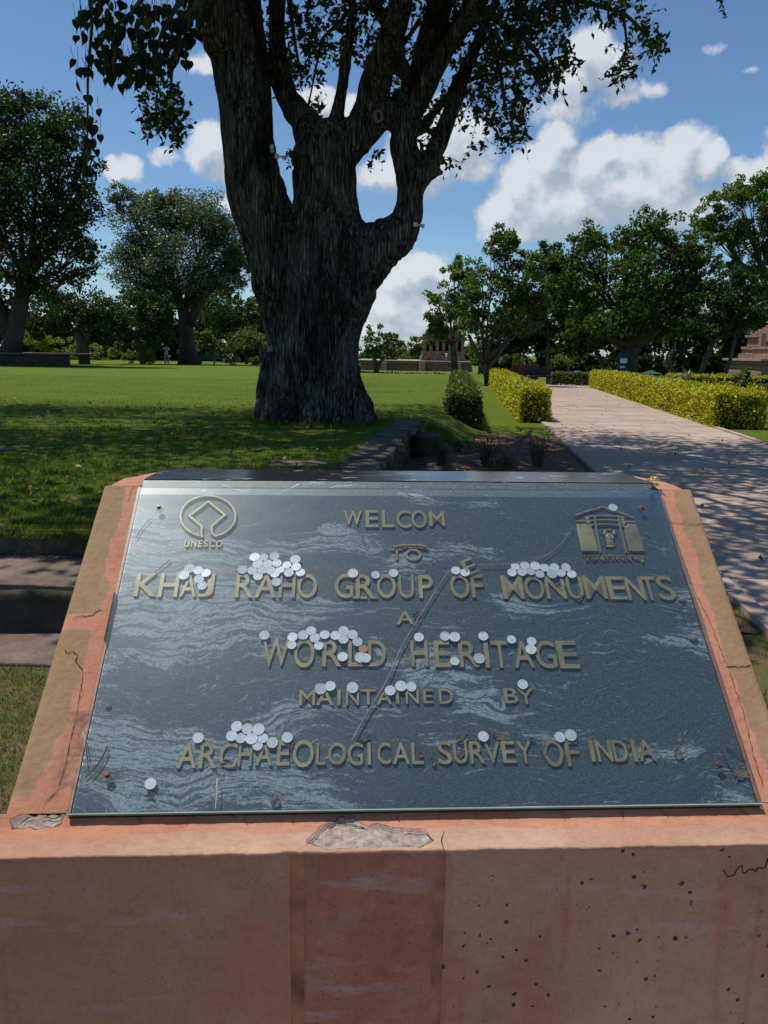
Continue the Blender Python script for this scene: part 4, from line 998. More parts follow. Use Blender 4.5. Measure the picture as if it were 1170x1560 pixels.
# ------------------------------------------------------------------ the big tree
TY = 11.85
bigtree = empty('peepal_tree', (-1.05, TY, .40), label='huge old tree with fluted dark trunk and forking limbs behind the sign', cat='tree')
def P3(px, py, dy=0): return at_y(px, py, TY+dy)
def limbpts(lst):
    return [P3(a[0], a[1], a[3] if len(a) > 3 else 0) for a in lst], [a[2]/2/FPX*(TY+(a[3] if len(a) > 3 else 0))*1.03 for a in lst]
LIMBS = [
 [(350,-130,90,.5),(345,-40,90,.4),(352,20,88,.3),(364,75,84,.2),(374,140,82,.1),(379,215,78,0),(391,290,86,0),(412,362,98,0),(432,430,100,0),(444,500,80,0),(446,580,76,0),(440,660,96,0)],
 [(300,-150,50,-.6),(290,-60,48,-.5),(318,10,52,-.2),(345,70,60,0)],
 [(425,-120,26,.8),(424,-30,27,.7),(424,40,27,.6),(426,100,30,.5),(440,150,34,.4),(468,195,44,.2),(490,250,66,.1),(496,330,80,0)],
 [(486,190,60,0),(495,225,88,0),(498,300,88,0),(500,375,120,0),(500,440,140,0),(484,500,132,0),(480,560,128,0),(484,620,140,0),(486,660,160,0)],
 [(545,-120,14,-.4),(536,0,16,-.3),(530,60,16,-.2),(520,130,18,-.1),(510,190,26,0),(505,230,40,0)],
 [(510,235,70,0),(550,200,48,0),(585,175,42,0),(615,158,40,.1),(636,135,40,.2),(650,70,38,.3),(672,0,35,.4),(700,-130,30,.6)],
 [(545,205,44,0),(560,165,40,-.1),(570,130,40,-.2),(592,68,37,-.4),(612,0,36,-.6),(640,-130,30,-1)],
 [(530,400,120,0),(560,385,90,0),(590,368,66,0),(616,345,52,0),(627,310,46,0),(624,265,48,0),(615,215,42,0),(630,170,36,-.1),(658,115,30,-.2),(698,50,26,-.3),(738,-20,22,-.5),(790,-120,18,-.9)],
 [(626,290,44,0),(650,262,38,0),(664,225,30,.1),(682,178,25,.2),(705,120,22,.3),(730,60,20,.4),(757,0,18,.5),(800,-110,15,.7)],
 [(640,140,22,.2),(668,95,18,.3),(700,40,17,.5),(725,-30,15,.7)],
 [(640,276,30,0),(660,268,18,-.05),(678,262,13,-.1)],
 [(520,470,80,.1),(512,560,76,.1),(530,635,90,0),(560,662,60,-.1)],
 [(512,430,100,.2),(500,540,80,.1),(495,660,90,-.1)],
 [(400,640,40,0),(420,600,60,0),(430,540,70,0)],
 [(620,130,22,0),(600,60,18,-.9),(560,-20,16,-1.6),(540,-140,12,-2.4)],
 [(640,200,18,0),(670,160,12,.9),(720,120,9,1.4),(780,110,6,1.8),(830,90,3,2)],
]
def big_trunk():
    m = MB()
    for l in LIMBS:
        P, Rr = limbpts(l); Rr = [q*(.93 if l is LIMBS[0] else .97) for q in Rr]; out = []; ro = []
        for i in range(len(P)-1):
            p0, p1, p2, p3 = P[max(i-1, 0)], P[i], P[i+1], P[min(i+2, len(P)-1)]
            for k in range(4):
                t = k/4; out.append(.5*((2*p1)+(p2-p0)*t+(2*p0-5*p1+4*p2-p3)*t*t+(3*p1-3*p2+p3-p0)*t**3)); ro.append(Rr[i]*(1-t)+Rr[i+1]*t)
        out.append(P[-1]); ro.append(Rr[-1]); m.tube(out, ro, 14)
    # buttress flare at the foot
    for a in np.linspace(0, 2*math.pi, 13)[:-1]:
        c = Vector((-1.06, TY+.0, 0)); d = Vector((math.cos(a), math.sin(a)*.8, 0)); r1 = random.uniform(.80, .92)
        m.tube([c+d*.42+Vector((0, 0, 1.8)), c+d*.50+Vector((0, 0, 1.1)), c+d*.60+Vector((0, 0, .75)), c+d*r1+Vector((0, 0, .38)), c+d*(r1+.1)+Vector((0, 0, .2))], [.2, .22, .22, .16, .10], 10)
    me = m.mesh('trunk'); ob = bpy.data.objects.new('trunk_tmp', me); COL.objects.link(ob)
    md = ob.modifiers.new('r', 'REMESH'); md.mode = 'VOXEL'; md.voxel_size = .034; md.use_smooth_shade = True
    sm = ob.modifiers.new('s', 'SMOOTH'); sm.factor = .5; sm.iterations = 3
    dg = bpy.context.evaluated_depsgraph_get(); dg.update(); me2 = bpy.data.meshes.new_from_object(ob.evaluated_get(dg)); bpy.data.objects.remove(ob)
    n = len(me2.vertices); co = np.zeros(n*3, np.float32); no = np.zeros(n*3, np.float32)
    me2.vertices.foreach_get('co', co); me2.vertex_normals.foreach_get('vector', no); co = co.reshape(-1, 3); no = no.reshape(-1, 3)
    for i in range(n):
        x, y, z = co[i]; p = Vector((x, y, z))
        big = mnoise.noise(Vector((x*3.0, y*3.0, z*.35))); mid = abs(mnoise.noise(Vector((x*6.5, y*6.5, z*.9)))); fn = mnoise.noise(Vector((x*22, y*22, z*3.5)))
        k = .8 if z < 4 else .45
        lump = mnoise.noise(p*1.7)
        co[i] += no[i]*(big*.12*k-mid*.10*k+.022*fn*k+lump*.04*k)
    co -= np.array([-1.05, TY, .40], np.float32)
    me2.vertices.foreach_set('co', co.ravel()); me2.update(); me2.name = 'trunk'; me2.materials.clear()
    link('trunk', me2, MT['bark'], bigtree)
big_trunk()
MT['scar'] = simple('pale_scar_bark', (.16, .14, .12), .95, .5, 30, bump=.5)
for (px_, py_, dy_, rr2) in ((576,178,-.30,.055),(419,262,-.55,.035)):
    c = P3(px_, py_, dy_)-Vector((-1.05, TY, .40)); m = MB()
    m.tube([c+Vector((math.cos(a)*rr2, -.02, math.sin(a)*rr2*1.3)) for a in np.linspace(0, 6.283, 13)], rr2*.38, 6); m.build('branch_scar', MT['scar'] if px_ == 576 else MT['bark'], bigtree, True)
MT['canopy'] = leaf_mat('canopy_leaf', (.012, .024, .006), (.045, .075, .014), .30, .5, .3)
MT['heart'] = leaf_mat('peepal_leaf', (.006, .013, .004), (.018, .035, .008), .25, .6, .15)
# leafy sprigs seen against the sky: px ellipse (cx,cy,rx,ry,count, y offset)
SPR = [(445,60,45,60,46,.5),(500,40,50,60,52,.8),(455,115,35,26,18,.6),(560,30,55,45,40,.5),(600,90,60,50,26,.8),(640,30,70,45,44,.4),(700,30,50,50,40,.6),
 (770,30,60,50,66,0),(760,90,50,45,52,0),(820,60,50,55,60,.2),(850,110,34,26,22,.2),(750,150,30,35,28,0),(780,190,26,34,22,.1),(800,150,22,30,14,.1),(700,150,30,40,14,.4),(650,190,25,45,12,.5),(600,140,40,50,16,.8),
 (900,12,60,18,26,.4),(960,8,40,14,12,.5),(985,50,26,22,12,.6),(955,80,16,34,12,.6),(1000,70,14,18,7,.6),(940,112,16,18,7,.6),(570,232,18,12,3,.4),(690,245,18,12,4,.3),(655,215,16,14,4,.4),
 (250,150,34,40,34,-.8),(262,190,18,36,18,-.8),(235,170,18,26,10,-.8),(470,160,26,20,7,.7),(420,40,14,60,12,.9),(700,90,40,60,30,.7),(560,-20,140,30,80,.3),(830,5,60,20,30,.2),(1096,3,8,5,2,.6),(445,235,10,14,3,.3),(725,205,16,18,3,.4)]
def sprigs():
    LP = []; LS = []; LO = []; tw = MB((-1.05, TY, .40))
    for (cx_, cy_, rx, ry, n, dy) in SPR:
        for _ in range(int(n*1.05)):
            a = random.uniform(0, 6.283); r = math.sqrt(random.random()); p = P3(cx_+rx*r*math.cos(a), cy_+ry*r*math.sin(a), dy+random.uniform(-.9, .9))
            d = Vector((random.uniform(-1, 1), random.uniform(-1, 1), random.uniform(-.9, .35))).normalized(); L_ = random.uniform(.22, .42); pts = []
            for k in range(5): t = k/4; pts.append(p+d*L_*(t-.5)+Vector((0, 0, -.12*t*t)))
            tw.tube(pts, [.004, .0035, .003, .0022, .0015], 3, cap=False)
            for k in range(11):
                t = random.random(); q = pts[min(3, int(t*4))].lerp(pts[min(4, int(t*4)+1)], t*4-int(t*4)); LP.append(tuple(q+Vector((random.uniform(-.02, .02),)*3))); LS.append(random.uniform(.075, .12)); LO.append(tuple(d*.3+Vector((random.uniform(-1, 1), random.uniform(-1, 1), random.uniform(-.8, .5)))))
    # bigger boughs that carry them
    for l in ([(740,20,9,0),(800,60,7,0),(840,110,4,0)],[(740,20,8,0),(762,110,6,0),(772,180,4,0)],[(780,-20,9,.3),(880,0,6,.4),(950,20,5,.5),(990,55,3,.6)],[(950,20,4,.5),(955,70,3,.6),(945,110,2,.6)],[(440,0,7,.6),(450,70,5,.6),(460,120,3,.6)],[(300,-20,8,-.8),(262,90,5,-.8),(258,200,3,-.8)],[(640,30,7,.4),(600,90,5,.8),(590,160,3,.8)],[(540,10,6,.3),(490,60,4,.7),(470,160,2,.7)]):
        P, Rr = limbpts(l); tw.tube(P, Rr, 6)
    tw.build('twigs', MT['far_bark'], bigtree)
    P = np.array(LP); o = leaf_object('foliage', P, np.array(LS), MT['canopy'], bigtree, (-1.05, TY, .40), .52, .2, unit(np.array(LO))); o['kind'] = 'stuff'
sprigs()
# the canopy above the frame that shades the lawn and the path
def canopy():
    C = []
    for _ in range(2600):
        a = random.uniform(0, 6.283); r = math.sqrt(random.random())
        x = -1.4+8.6*r*math.cos(a)*(1+.12*math.sin(3*a)); y = 11.4+6.4*r*math.sin(a)*(1+.12*math.cos(4*a)); h = 4.2*math.sqrt(max(0, 1-r*r))
        z = 5.6+random.random()*1.2+h*random.random()**.6+1.4*(1-r)
        C.append((x, y, z))
    C = np.array(C); px, py, d = project(C); ok = (py < -85) | (d < .2) | (px < -150) | (px > 1320); C = C[ok]
    pick = np.array([mnoise.noise(Vector(c)*.55) for c in C]) > -.17; C = C[pick]
    n = 36; P = np.repeat(C, n, 0)+RNG.normal(size=(len(C)*n, 3))*np.array([.30, .30, .16])
    px, py, d = project(P); P = P[(py < -20) | (px < -30) | (px > 1200)]
    o = leaf_object('foliage', P, .155, MT['canopy'], bigtree, (-1.05, TY, .40), .62, .3); o['kind'] = 'stuff'
    print('canopy leaves', len(P))
    m = MB((-1.05, TY, .40))
    for _ in range(60):
        c = Vector(C[random.randrange(len(C))]); s = P3(random.choice((350, 424, 540, 650, 700)), -100, random.uniform(-.3, .6)); mid = s.lerp(c, .5)+Vector((random.uniform(-.4, .4), random.uniform(-.4, .4), .5))
        tst = [np.array(s.lerp(mid, t)) for t in np.linspace(0, 1, 12)]+[np.array(mid.lerp(c, t)) for t in np.linspace(0, 1, 12)]
        px, py, d = project(np.array(tst))
        if ((py > -25) & (px > -40) & (px < 1210) & (d > 0)).any(): continue
        m.tube([s, mid, c], [.12, .07, .02], 6)
    m.build('boughs', MT['far_bark'], bigtree)
canopy()
# heart-shaped leaves hanging at the upper left, each its own piece
def hearts():
    half = [(0, -.02), (.16, .06), (.34, .04), (.46, -.10), (.48, -.28), (.40, -.46), (.26, -.62), (.12, -.76), (.05, -.90), (.0, -1.12)]
    V = [(x, 0, y) for x, y in half]+[(-x, 0, y) for x, y in half[1:-1]]
    ce = len(V); V += [(0, -.03, -.35)]; ring = list(range(10))+[10+i for i in range(7, -1, -1)]
    me = bpy.data.meshes.new('leaf'); V = [(x, y+.10*abs(x), z) for x, y, z in V]
    me.from_pydata(V, [], [(ce, ring[i], ring[(i+1) % len(ring)]) for i in range(len(ring))]); me.materials.append(MT['heart'])
    a = me.attributes.new('rnd', 'FLOAT', 'FACE'); a.data.foreach_set('value', [.4]*len(me.polygons))
    spots = []
    for (cx_, cy_, rx, ry, n) in ((150,40,36,55,34),(190,60,45,62,58),(240,50,45,55,56),(290,30,30,45,30),(150,100,32,26,16),(200,105,45,26,26),(260,90,30,30,16),(180,10,70,18,26),(296,60,14,40,8)):
        for _ in range(n):
            a = random.uniform(0, 6.283); r = math.sqrt(random.random()); spots.append((cx_+rx*r*math.cos(a), cy_+ry*r*math.sin(a)))
    spots = spots[:232]+[(133,145),(118,162),(150,166),(127,178),(136,180),(142,190),(152,205),(128,208),(138,212),(133,220),(147,228),(130,238),(134,252),(112,90),(115,30),(124,50),(117,125),(212,122),(224,112)]
    m = MB((-1.05, TY, .40)); hy = -2.6
    for (x, y) in spots:
        s = random.uniform(.095, .145)*(1.25 if y > 230 and x < 150 else 1); p = P3(x, y, hy+random.uniform(-.5, .5))
        o = link('leaf', me, None, bigtree, p-Vector((-1.05, TY, .40)), (random.uniform(-.4, .4), random.uniform(-.35, .35), random.uniform(0, 6.28) if random.random() < .35 else random.uniform(-.7, .7)), (s*.92, s, s))
        q = p+Vector((random.uniform(-.04, .04), random.uniform(-.04, .04), random.uniform(.08, .2))); m.tube([p, q], .003, 3, cap=False)
    for l in ([(135,-60,9,0),(140,40,5,0),(134,120,4,0),(133,250,2,0)],[(260,-60,10,0),(200,20,6,0),(150,60,4,0)],[(300,-40,10,0),(250,40,6,0),(225,110,3,0)],[(300,0,7,0),(280,60,4,0),(262,100,3,0)]):
        P = [P3(a, b, hy) for a, b, c, d in l]; m.tube(P, [a[2]/2/FPX*9.3 for a in l], 5)
    m.build('twigs', MT['far_bark'], bigtree)
hearts()
# things fixed to the tree
def lamp(px, py, dy, label, ang):
    p = P3(px, py, dy); e = empty('tree_lamp', p, (0, 0, ang), label=label, cat='lamp', group='lamps fixed to the big tree'); e.scale = (.6, .6, .6)
    m = MB(); m.box((-.05, -.03, -.05), (.05, .03, .05)); m.build('bracket', MT['white_plastic'], e, bevel=.005)
    m = MB(); m.tube([(.03, 0, 0), (.12, -.02, -.02)], .018, 8); m.build('arm', MT['white_plastic'], e, True)
    m = MB(); m.tube([(.11, -.02, -.02), (.15, -.03, -.03), (.20, -.05, -.045), (.205, -.05, -.046)], [.025, .045, .05, .02], 12); m.build('lamp_head', MT['white_plastic'], e, True)
lamp(414, 224, -.55, 'white lamp bracket on the left limb, upper one', 1.9); lamp(422, 238, -.50, 'white lamp pointing right on the left limb, just below the other', 0); lamp(633, 342, -.2, 'white lamp on the outer side of the right limb', 0)
m = MB(P3(423, 245, -.6)); P = [P3(x, y, -.62-.1*(y > 400)) for x, y in ((423,245),(420,290),(412,340),(408,390),(402,440),(398,500))]; m.tube(P, .004, 5); o = m.build('cable', MT['far_bark'], None, True); o.location = P[0]; tag(o, 'thin pale cable hanging down the left limb of the big tree', 'cable')
pl = [at_z(391, 630, .43), P3(403, 545, -.45)]; m = MB(pl[0]); m.tube(pl, .022, 8); o = m.build('iron_pole', MT['black'], None, True); o.location = pl[0]; tag(o, 'thin black iron pole leaning against the left side of the big trunk', 'pole')

# ------------------------------------------------------------------ trees and bushes beyond
LM = {
 'dark': leaf_mat('dark_green_leaf', (.010, .022, .005), (.055, .090, .018), .25, .5, .25),
 'mid': leaf_mat('mid_green_leaf', (.020, .042, .006), (.110, .165, .022), .3, .5, .25),
 'fresh': leaf_mat('fresh_green_leaf', (.035, .068, .008), (.155, .215, .028), .35, .5, .25),
 'grey': leaf_mat('grey_green_leaf', (.050, .065, .035), (.15, .17, .105), .3, .4, .5),
 'olive': leaf_mat('olive_leaf', (.05, .068, .014), (.12, .14, .03), .3, .5, .3),
 'bright': leaf_mat('yellow_green_leaf', (.10, .13, .02), (.21, .23, .03), .35, .5, .3),
 'yellow': leaf_mat('golden_hedge_leaf', (.075, .08, .005), (.62, .56, .012), .32, .5, .35),
 'hedge': leaf_mat('green_hedge_leaf', (.035, .055, .008), (.13, .16, .016), .3, .45, .4)}
def blob_points(C, rad, n, fill=.15, szk=1.0):
    """leaf positions: sub-clumps spread over an ellipsoid"""
    C = np.array(C); k = max(8, int(n/70)); d = unit(RNG.normal(size=(k, 3))); r = RNG.uniform(fill, 1, k)[:, None]**.7
    cl = C+d*r*np.array(rad); sz = np.array(rad).mean()*RNG.uniform(.20, .42, k)*szk
    idx = RNG.integers(0, k, n); q = unit(RNG.normal(size=(n, 3)))*(RNG.uniform(.2, 1, n)**.5)[:, None]
    return cl[idx]+q*sz[idx][:, None]*np.array([1, 1, .65])
def tree(name, label, Y, trunk, blobs, mat, leaf, dens=1.0, bark='far_bark', cat='tree', group=None, depth=.8, forks=None, asp=.55):
    bx = at_y(trunk[0][0], 560, Y).x if trunk else at_y(blobs[0][0], 560, Y).x
    bz = float(lawn_z(bx, Y)) if bx < wallx(Y) else float(ground_z(bx, Y)); base = Vector((bx, Y, bz))
    e = empty(name, base, label=label, cat=cat, group=group); PP = []; s = Y/FPX
    cs = []
    for (x, y, rx, ry) in blobs:
        dy = random.uniform(-.35, .35)*rx*s; c = at_y(x, y, Y)+Vector((0, dy, 0)); n = int(rx*ry*s*s/(leaf*leaf)*20*dens)+60
        PP.append(blob_points(c, (rx*s, rx*s*depth, ry*s), n)); cs.append((c, rx*s, ry*s))
    P = np.concatenate(PP); P[:, 2] = np.maximum(P[:, 2], bz+.05)
    o = leaf_object('crown' if cat == 'tree' else 'foliage', P, leaf*1.25, LM[mat], e, base, asp, .25); o['kind'] = 'stuff'
    m = MB(base)
    if trunk:
        T = [at_y(x, y, Y) for x, y, w in trunk]; T[0].z = bz-.1; rr = [w/2*s for x, y, w in trunk]; m.tube(T, rr, 9)
        for f in (forks or []): m.tube([at_y(x, y, Y) for x, y, w in f], [w/2*s for x, y, w in f], 7)
        top = T[-1]
        for c, a, b in cs:
            mid = top.lerp(c, .55)+Vector((random.uniform(-.3, .3)*a, random.uniform(-.3, .3)*a, -.15*b)); r0 = rr[-1]*.40
            m.tube([top, mid, c], [r0, r0*.55, r0*.2], 6)
            for _ in range(3):
                q = c+Vector((random.uniform(-.8, .8)*a, random.uniform(-.8, .8)*a, random.uniform(-.5, .8)*b)); m.tube([mid, mid.lerp(q, .5)+Vector((0, 0, -.05*b)), q], [r0*.4, r0*.25, r0*.08], 5)
        m.build('trunk', MT[bark], e, True)
    else:
        for _ in range(7):
            c, a, b = random.choice(cs); m.tube([base+Vector((random.uniform(-.2, .2)*a, 0, 0)), c+Vector((random.uniform(-.5, .5)*a, random.uniform(-.3, .3)*a, random.uniform(-.2, .4)*b))], [.02+.01*a, .008], 5)
        m.build('stems', MT[bark], e, True)
    return e
T_ = tree
T_('broadleaf_tree', 'massive dark broadleaf tree at the left edge above the low stone wall', 52, [(14,556,38),(20,520,28),(28,480,24),(38,430,20)], [(60,225,85,70),(95,195,48,42),(10,190,60,40),(20,290,105,80),(110,320,50,62),(130,270,32,36),(40,370,100,60),(120,390,42,38),(-50,280,80,120),(60,430,70,30),(30,150,34,16)], 'dark', .20, 1.1, 'pale_bark', forks=[[(20,520,24),(-5,470,18),(-30,420,14)]])
T_('broadleaf_tree', 'big grey-green tree with a pale leaning trunk behind the standing person', 68, [(288,555,36),(285,530,24),(284,500,20),(278,470,16)], [(225,335,55,42),(290,325,58,38),(340,380,42,46),(205,400,48,44),(275,395,60,46),(190,305,26,22),(362,400,22,40),(330,345,34,26),(320,430,50,26),(240,440,40,26),(250,302,36,16)], 'grey', .17, 1.5, 'pale_bark', forks=[[(284,500,18),(300,470,14),(318,440,9)],[(278,470,14),(264,440,11),(258,400,7)],[(300,470,10),(292,430,8),(300,390,5)]])
T_('understory_tree', 'dark forked tree in the shade right of the low stone wall', 60, [(129,557,17),(127,530,16),(118,505,12)], [(75,470,48,36),(130,478,48,32),(60,500,30,24),(160,500,26,26)], 'dark', .19, 1.2, forks=[[(127,530,12),(138,505,9),(145,485,7)]])
T_('understory_tree', 'second dark tree between the forked tree and the pale leaning trunk', 64, [(218,556,8),(214,530,7),(205,510,6)], [(205,478,48,36),(190,515,32,22),(240,505,26,26),(248,470,22,30)], 'dark', .19, 1.2, forks=[[(216,540,6),(228,515,5)]])
T_('broadleaf_tree', 'dark green tree seen in the gap between the pale leaning trunk and the big trunk', 88, [(352,556,8),(352,520,7)], [(345,478,42,26),(375,490,26,26),(330,500,24,20),(385,470,26,18)], 'dark', .22, 1.1)
T_('acacia_bush', 'rounded olive feathery bush beside the left side of the big trunk', 76, [(376,558,5),(374,540,4)], [(372,518,34,20),(352,528,22,14),(392,525,20,18)], 'olive', .17, 1)
T_('acacia_bush', 'tall narrow olive bush right of the pale leaning trunk', 74, [(306,557,4),(306,535,4)], [(308,515,20,22),(318,532,18,16),(300,538,14,14)], 'olive', .17, 1)
T_('shrub', 'bright yellow-green bush left of the standing person', 66, None, [(200,538,26,18),(182,530,16,16),(212,528,12,14)], 'bright', .17, .8, cat='bush')
T_('shrub', 'small lime bush close beside the standing person', 64, None, [(232,545,12,11),(224,550,10,8)], 'bright', .15, .9, cat='bush')
T_('shrub', 'lime green bush in the gap behind the forked dark tree', 90, None, [(150,535,24,18),(110,532,22,18)], 'bright', .2, .7, cat='bush')
T_('shrub', 'olive bush behind the low wall at the left edge', 80, None, [(50,510,26,24),(75,525,20,18)], 'bright', .2, .7, cat='bush')
T_('shrub', 'round pale-flowering shrub under the olive feathery bush', 70, None, [(352,548,13,11)], 'grey', .14, 1.4, cat='bush')
T_('shrub', 'low green shrub right of the round pale shrub by the big trunk', 70, None, [(388,552,14,9)], 'olive', .14, 1.2, cat='bush')
# right of the trunk
T_('small_tree', 'small light tree standing on the lawn just right of the big trunk', 46, [(574,572,9),(572,555,7),(570,545,6)], [(570,512,20,16),(588,520,18,17),(560,530,14,15),(596,538,12,12),(575,535,18,12)], 'mid', .14, .75, forks=[[(573,560,5),(585,545,4)]])
T_('broadleaf_tree', 'sunlit tree with slim straight trunk in front of the ruined temple', 40, [(693,581,12),(692,550,10),(690,525,9)], [(672,462,32,26),(700,440,32,34),(715,405,24,24),(668,495,24,18),(705,485,36,24),(690,415,20,20),(655,488,18,18),(665,512,22,14)], 'fresh', .135, 1.1)
T_('broadleaf_tree', 'darker tree with a forked trunk at the far end of the golden hedge', 36, [(744,590,11),(742,570,11),(737,555,10)], [(745,430,40,44),(775,385,40,28),(765,365,26,18),(800,420,34,46),(740,490,44,24),(790,480,40,28),(820,460,24,36),(715,470,22,30)], 'mid', .135, 1.2, forks=[[(737,555,8),(722,530,7),(714,510,5)],[(742,565,8),(760,540,6),(775,515,5)]])
T_('broadleaf_tree', 'slender dark tree standing at the left side of the far path end', 46, [(836,582,8),(835,550,7),(836,520,6)], [(850,460,34,38),(838,490,30,26),(860,420,34,34),(815,485,28,24),(880,480,30,30),(835,400,34,34),(838,440,40,30)], 'dark', .16, 1.2)
T_('broadleaf_tree', 'broad dense dark tree with a thick trunk over the right hedge', 43, [(960,584,26),(960,555,22),(962,530,24)], [(885,395,40,46),(905,360,34,26),(955,378,34,28),(988,345,36,26),(1000,365,44,36),(950,420,72,46),(1040,390,42,42),(872,450,44,38),(1040,450,50,42),(955,475,90,40),(1015,490,50,28),(900,500,50,20),(1072,425,32,40),(1060,380,26,30)], 'mid', .155, 1.25, forks=[[(962,535,14),(990,515,10),(1015,490,7)],[(958,540,12),(930,515,9),(905,490,6)],[(968,545,10),(980,500,9),(985,450,6)]])
T_('broadleaf_tree', 'dark tree with several bare leaning stems behind the right hedge', 46, [(924,583,8),(922,560,7),(905,530,6)], [(890,515,24,18),(900,490,30,20)], 'dark', .18, .8, forks=[[(922,560,6),(936,535,5),(950,515,4)]])
T_('broadleaf_tree', 'tall feathery light green tree at the upper right edge', 44, [(1205,580,16),(1195,520,13),(1175,460,10)], [(1088,325,30,22),(1110,300,28,16),(1140,292,34,22),(1168,275,28,22),(1180,320,36,32),(1120,350,36,22),(1095,360,28,16),(1160,370,40,30),(1195,390,36,36),(1150,420,30,22),(1110,400,26,16),(1070,345,20,14),(1200,280,40,30)], 'fresh', .13, 1.5, forks=[[(1175,460,9),(1140,420,7),(1108,375,4)],[(1170,450,7),(1150,380,5),(1130,320,3)],[(1180,470,8),(1190,400,6),(1180,330,4)]])
T_('broadleaf_tree', 'low dark leaning tree in front of the right temple', 41, [(1062,580,9),(1075,545,8),(1088,520,7)], [(1085,455,42,34),(1125,435,40,32),(1135,480,32,30),(1070,495,36,26),(1110,500,34,22),(1160,450,30,30)], 'dark', .15, 1.3, forks=[[(1100,582,7),(1112,550,6),(1120,515,5)],[(1028,578,6),(1020,550,5),(1030,520,4)]])
T_('small_tree', 'low rounded olive tree left of the slender tree at the path end', 66, [(782,574,4),(782,562,3)], [(782,550,22,9),(795,556,14,7)], 'olive', .18, 1)
T_('small_tree', 'low rounded olive tree right of the slender tree at the path end', 66, [(866,574,4),(866,560,3)], [(866,545,24,12),(850,552,14,8)], 'olive', .18, 1)
T_('shrub', 'upright leafy shrub behind the right hedge near the picture edge', 19.5, None, [(1128,582,17,17),(1134,570,9,9)], 'hedge', .10, .75, cat='bush')
T_('shrub', 'rounded shrub at the right picture edge behind the hedge', 18, None, [(1162,598,13,13)], 'hedge', .10, .8, cat='bush')
T_('shrub', 'spiky pale shrub rising behind the middle of the right hedge', 24, None, [(1046,575,16,10),(1030,580,10,8)], 'grey', .16, .45, cat='bush', asp=.16)
T_('shrub', 'dark low shrub between the spiky shrub and the upright shrub', 23, None, [(1090,588,20,10),(1070,590,14,9)], 'mid', .10, .9, cat='bush')
T_('shrub', 'small round green shrub far right behind the golden back hedge', 30, None, [(1010,578,9,6)], 'mid', .10, .9, cat='bush')
for a in ((80,1),(150,1),(250,1),(310,1)): pass
for i, (x, y, rx, ry, Y, l) in enumerate(((625,528,24,14,190,'distant round tree just left of the ruined temple'),(600,520,20,12,205,'distant pale tree behind the small light tree'),(655,534,22,14,200,'distant tree directly behind the ruined temple'),(730,545,30,20,120,'distant tree behind the slim straight trunk'),(640,540,30,10,230,'far low tree at the foot of the temple skyline'))):
    T_('distant_tree', l, Y, [(x, 565, 3), (x, 545, 3)], [(x, y, rx, ry), (x+rx*.5, y+ry*.5, rx*.7, ry*.7)], 'mid', .5, 1.1)
# far woods as one mass each
def woods(name, x0, x1, Y, y0, y1, n, mat, label):
    P = []
    k = int((x1-x0)/16)
    for i in range(k):
        x = x0+(x1-x0)*(i+random.random())/k; h = random.uniform(.6, 1); c = at_y(x, y1-(y1-y0)*h*.55, Y+random.uniform(-8, 14)); s = Y/FPX
        P.append(blob_points(c, (random.uniform(14, 24)*s, 12*s, (y1-y0)*h*.55*s), int(n/k), .1, 1.3)); c2 = at_y(x, y1-14, Y-3); P.append(blob_points(c2, (20*s, 5*s, 26*s), int(n/k*.6), .0, 1.2))
    P = np.concatenate(P); P[:, 2] = np.maximum(P[:, 2], -4)
    o = leaf_object(name, P, .58*Y/95, LM[mat], None, None, .7, .2); tag(o, label, 'trees', kind='stuff')
woods('distant_woodland', -330, 420, 100, 415, 566, 60000, 'dark', 'dark wood closing the lawn behind the left trees')
woods('distant_woodland', 745, 1560, 92, 430, 580, 60000, 'dark', 'dark wood behind the trees on the right of the path')
woods('distant_woodland', 560, 760, 240, 526, 572, 9000, 'mid', 'far hazy tree belt behind the ruined temple')

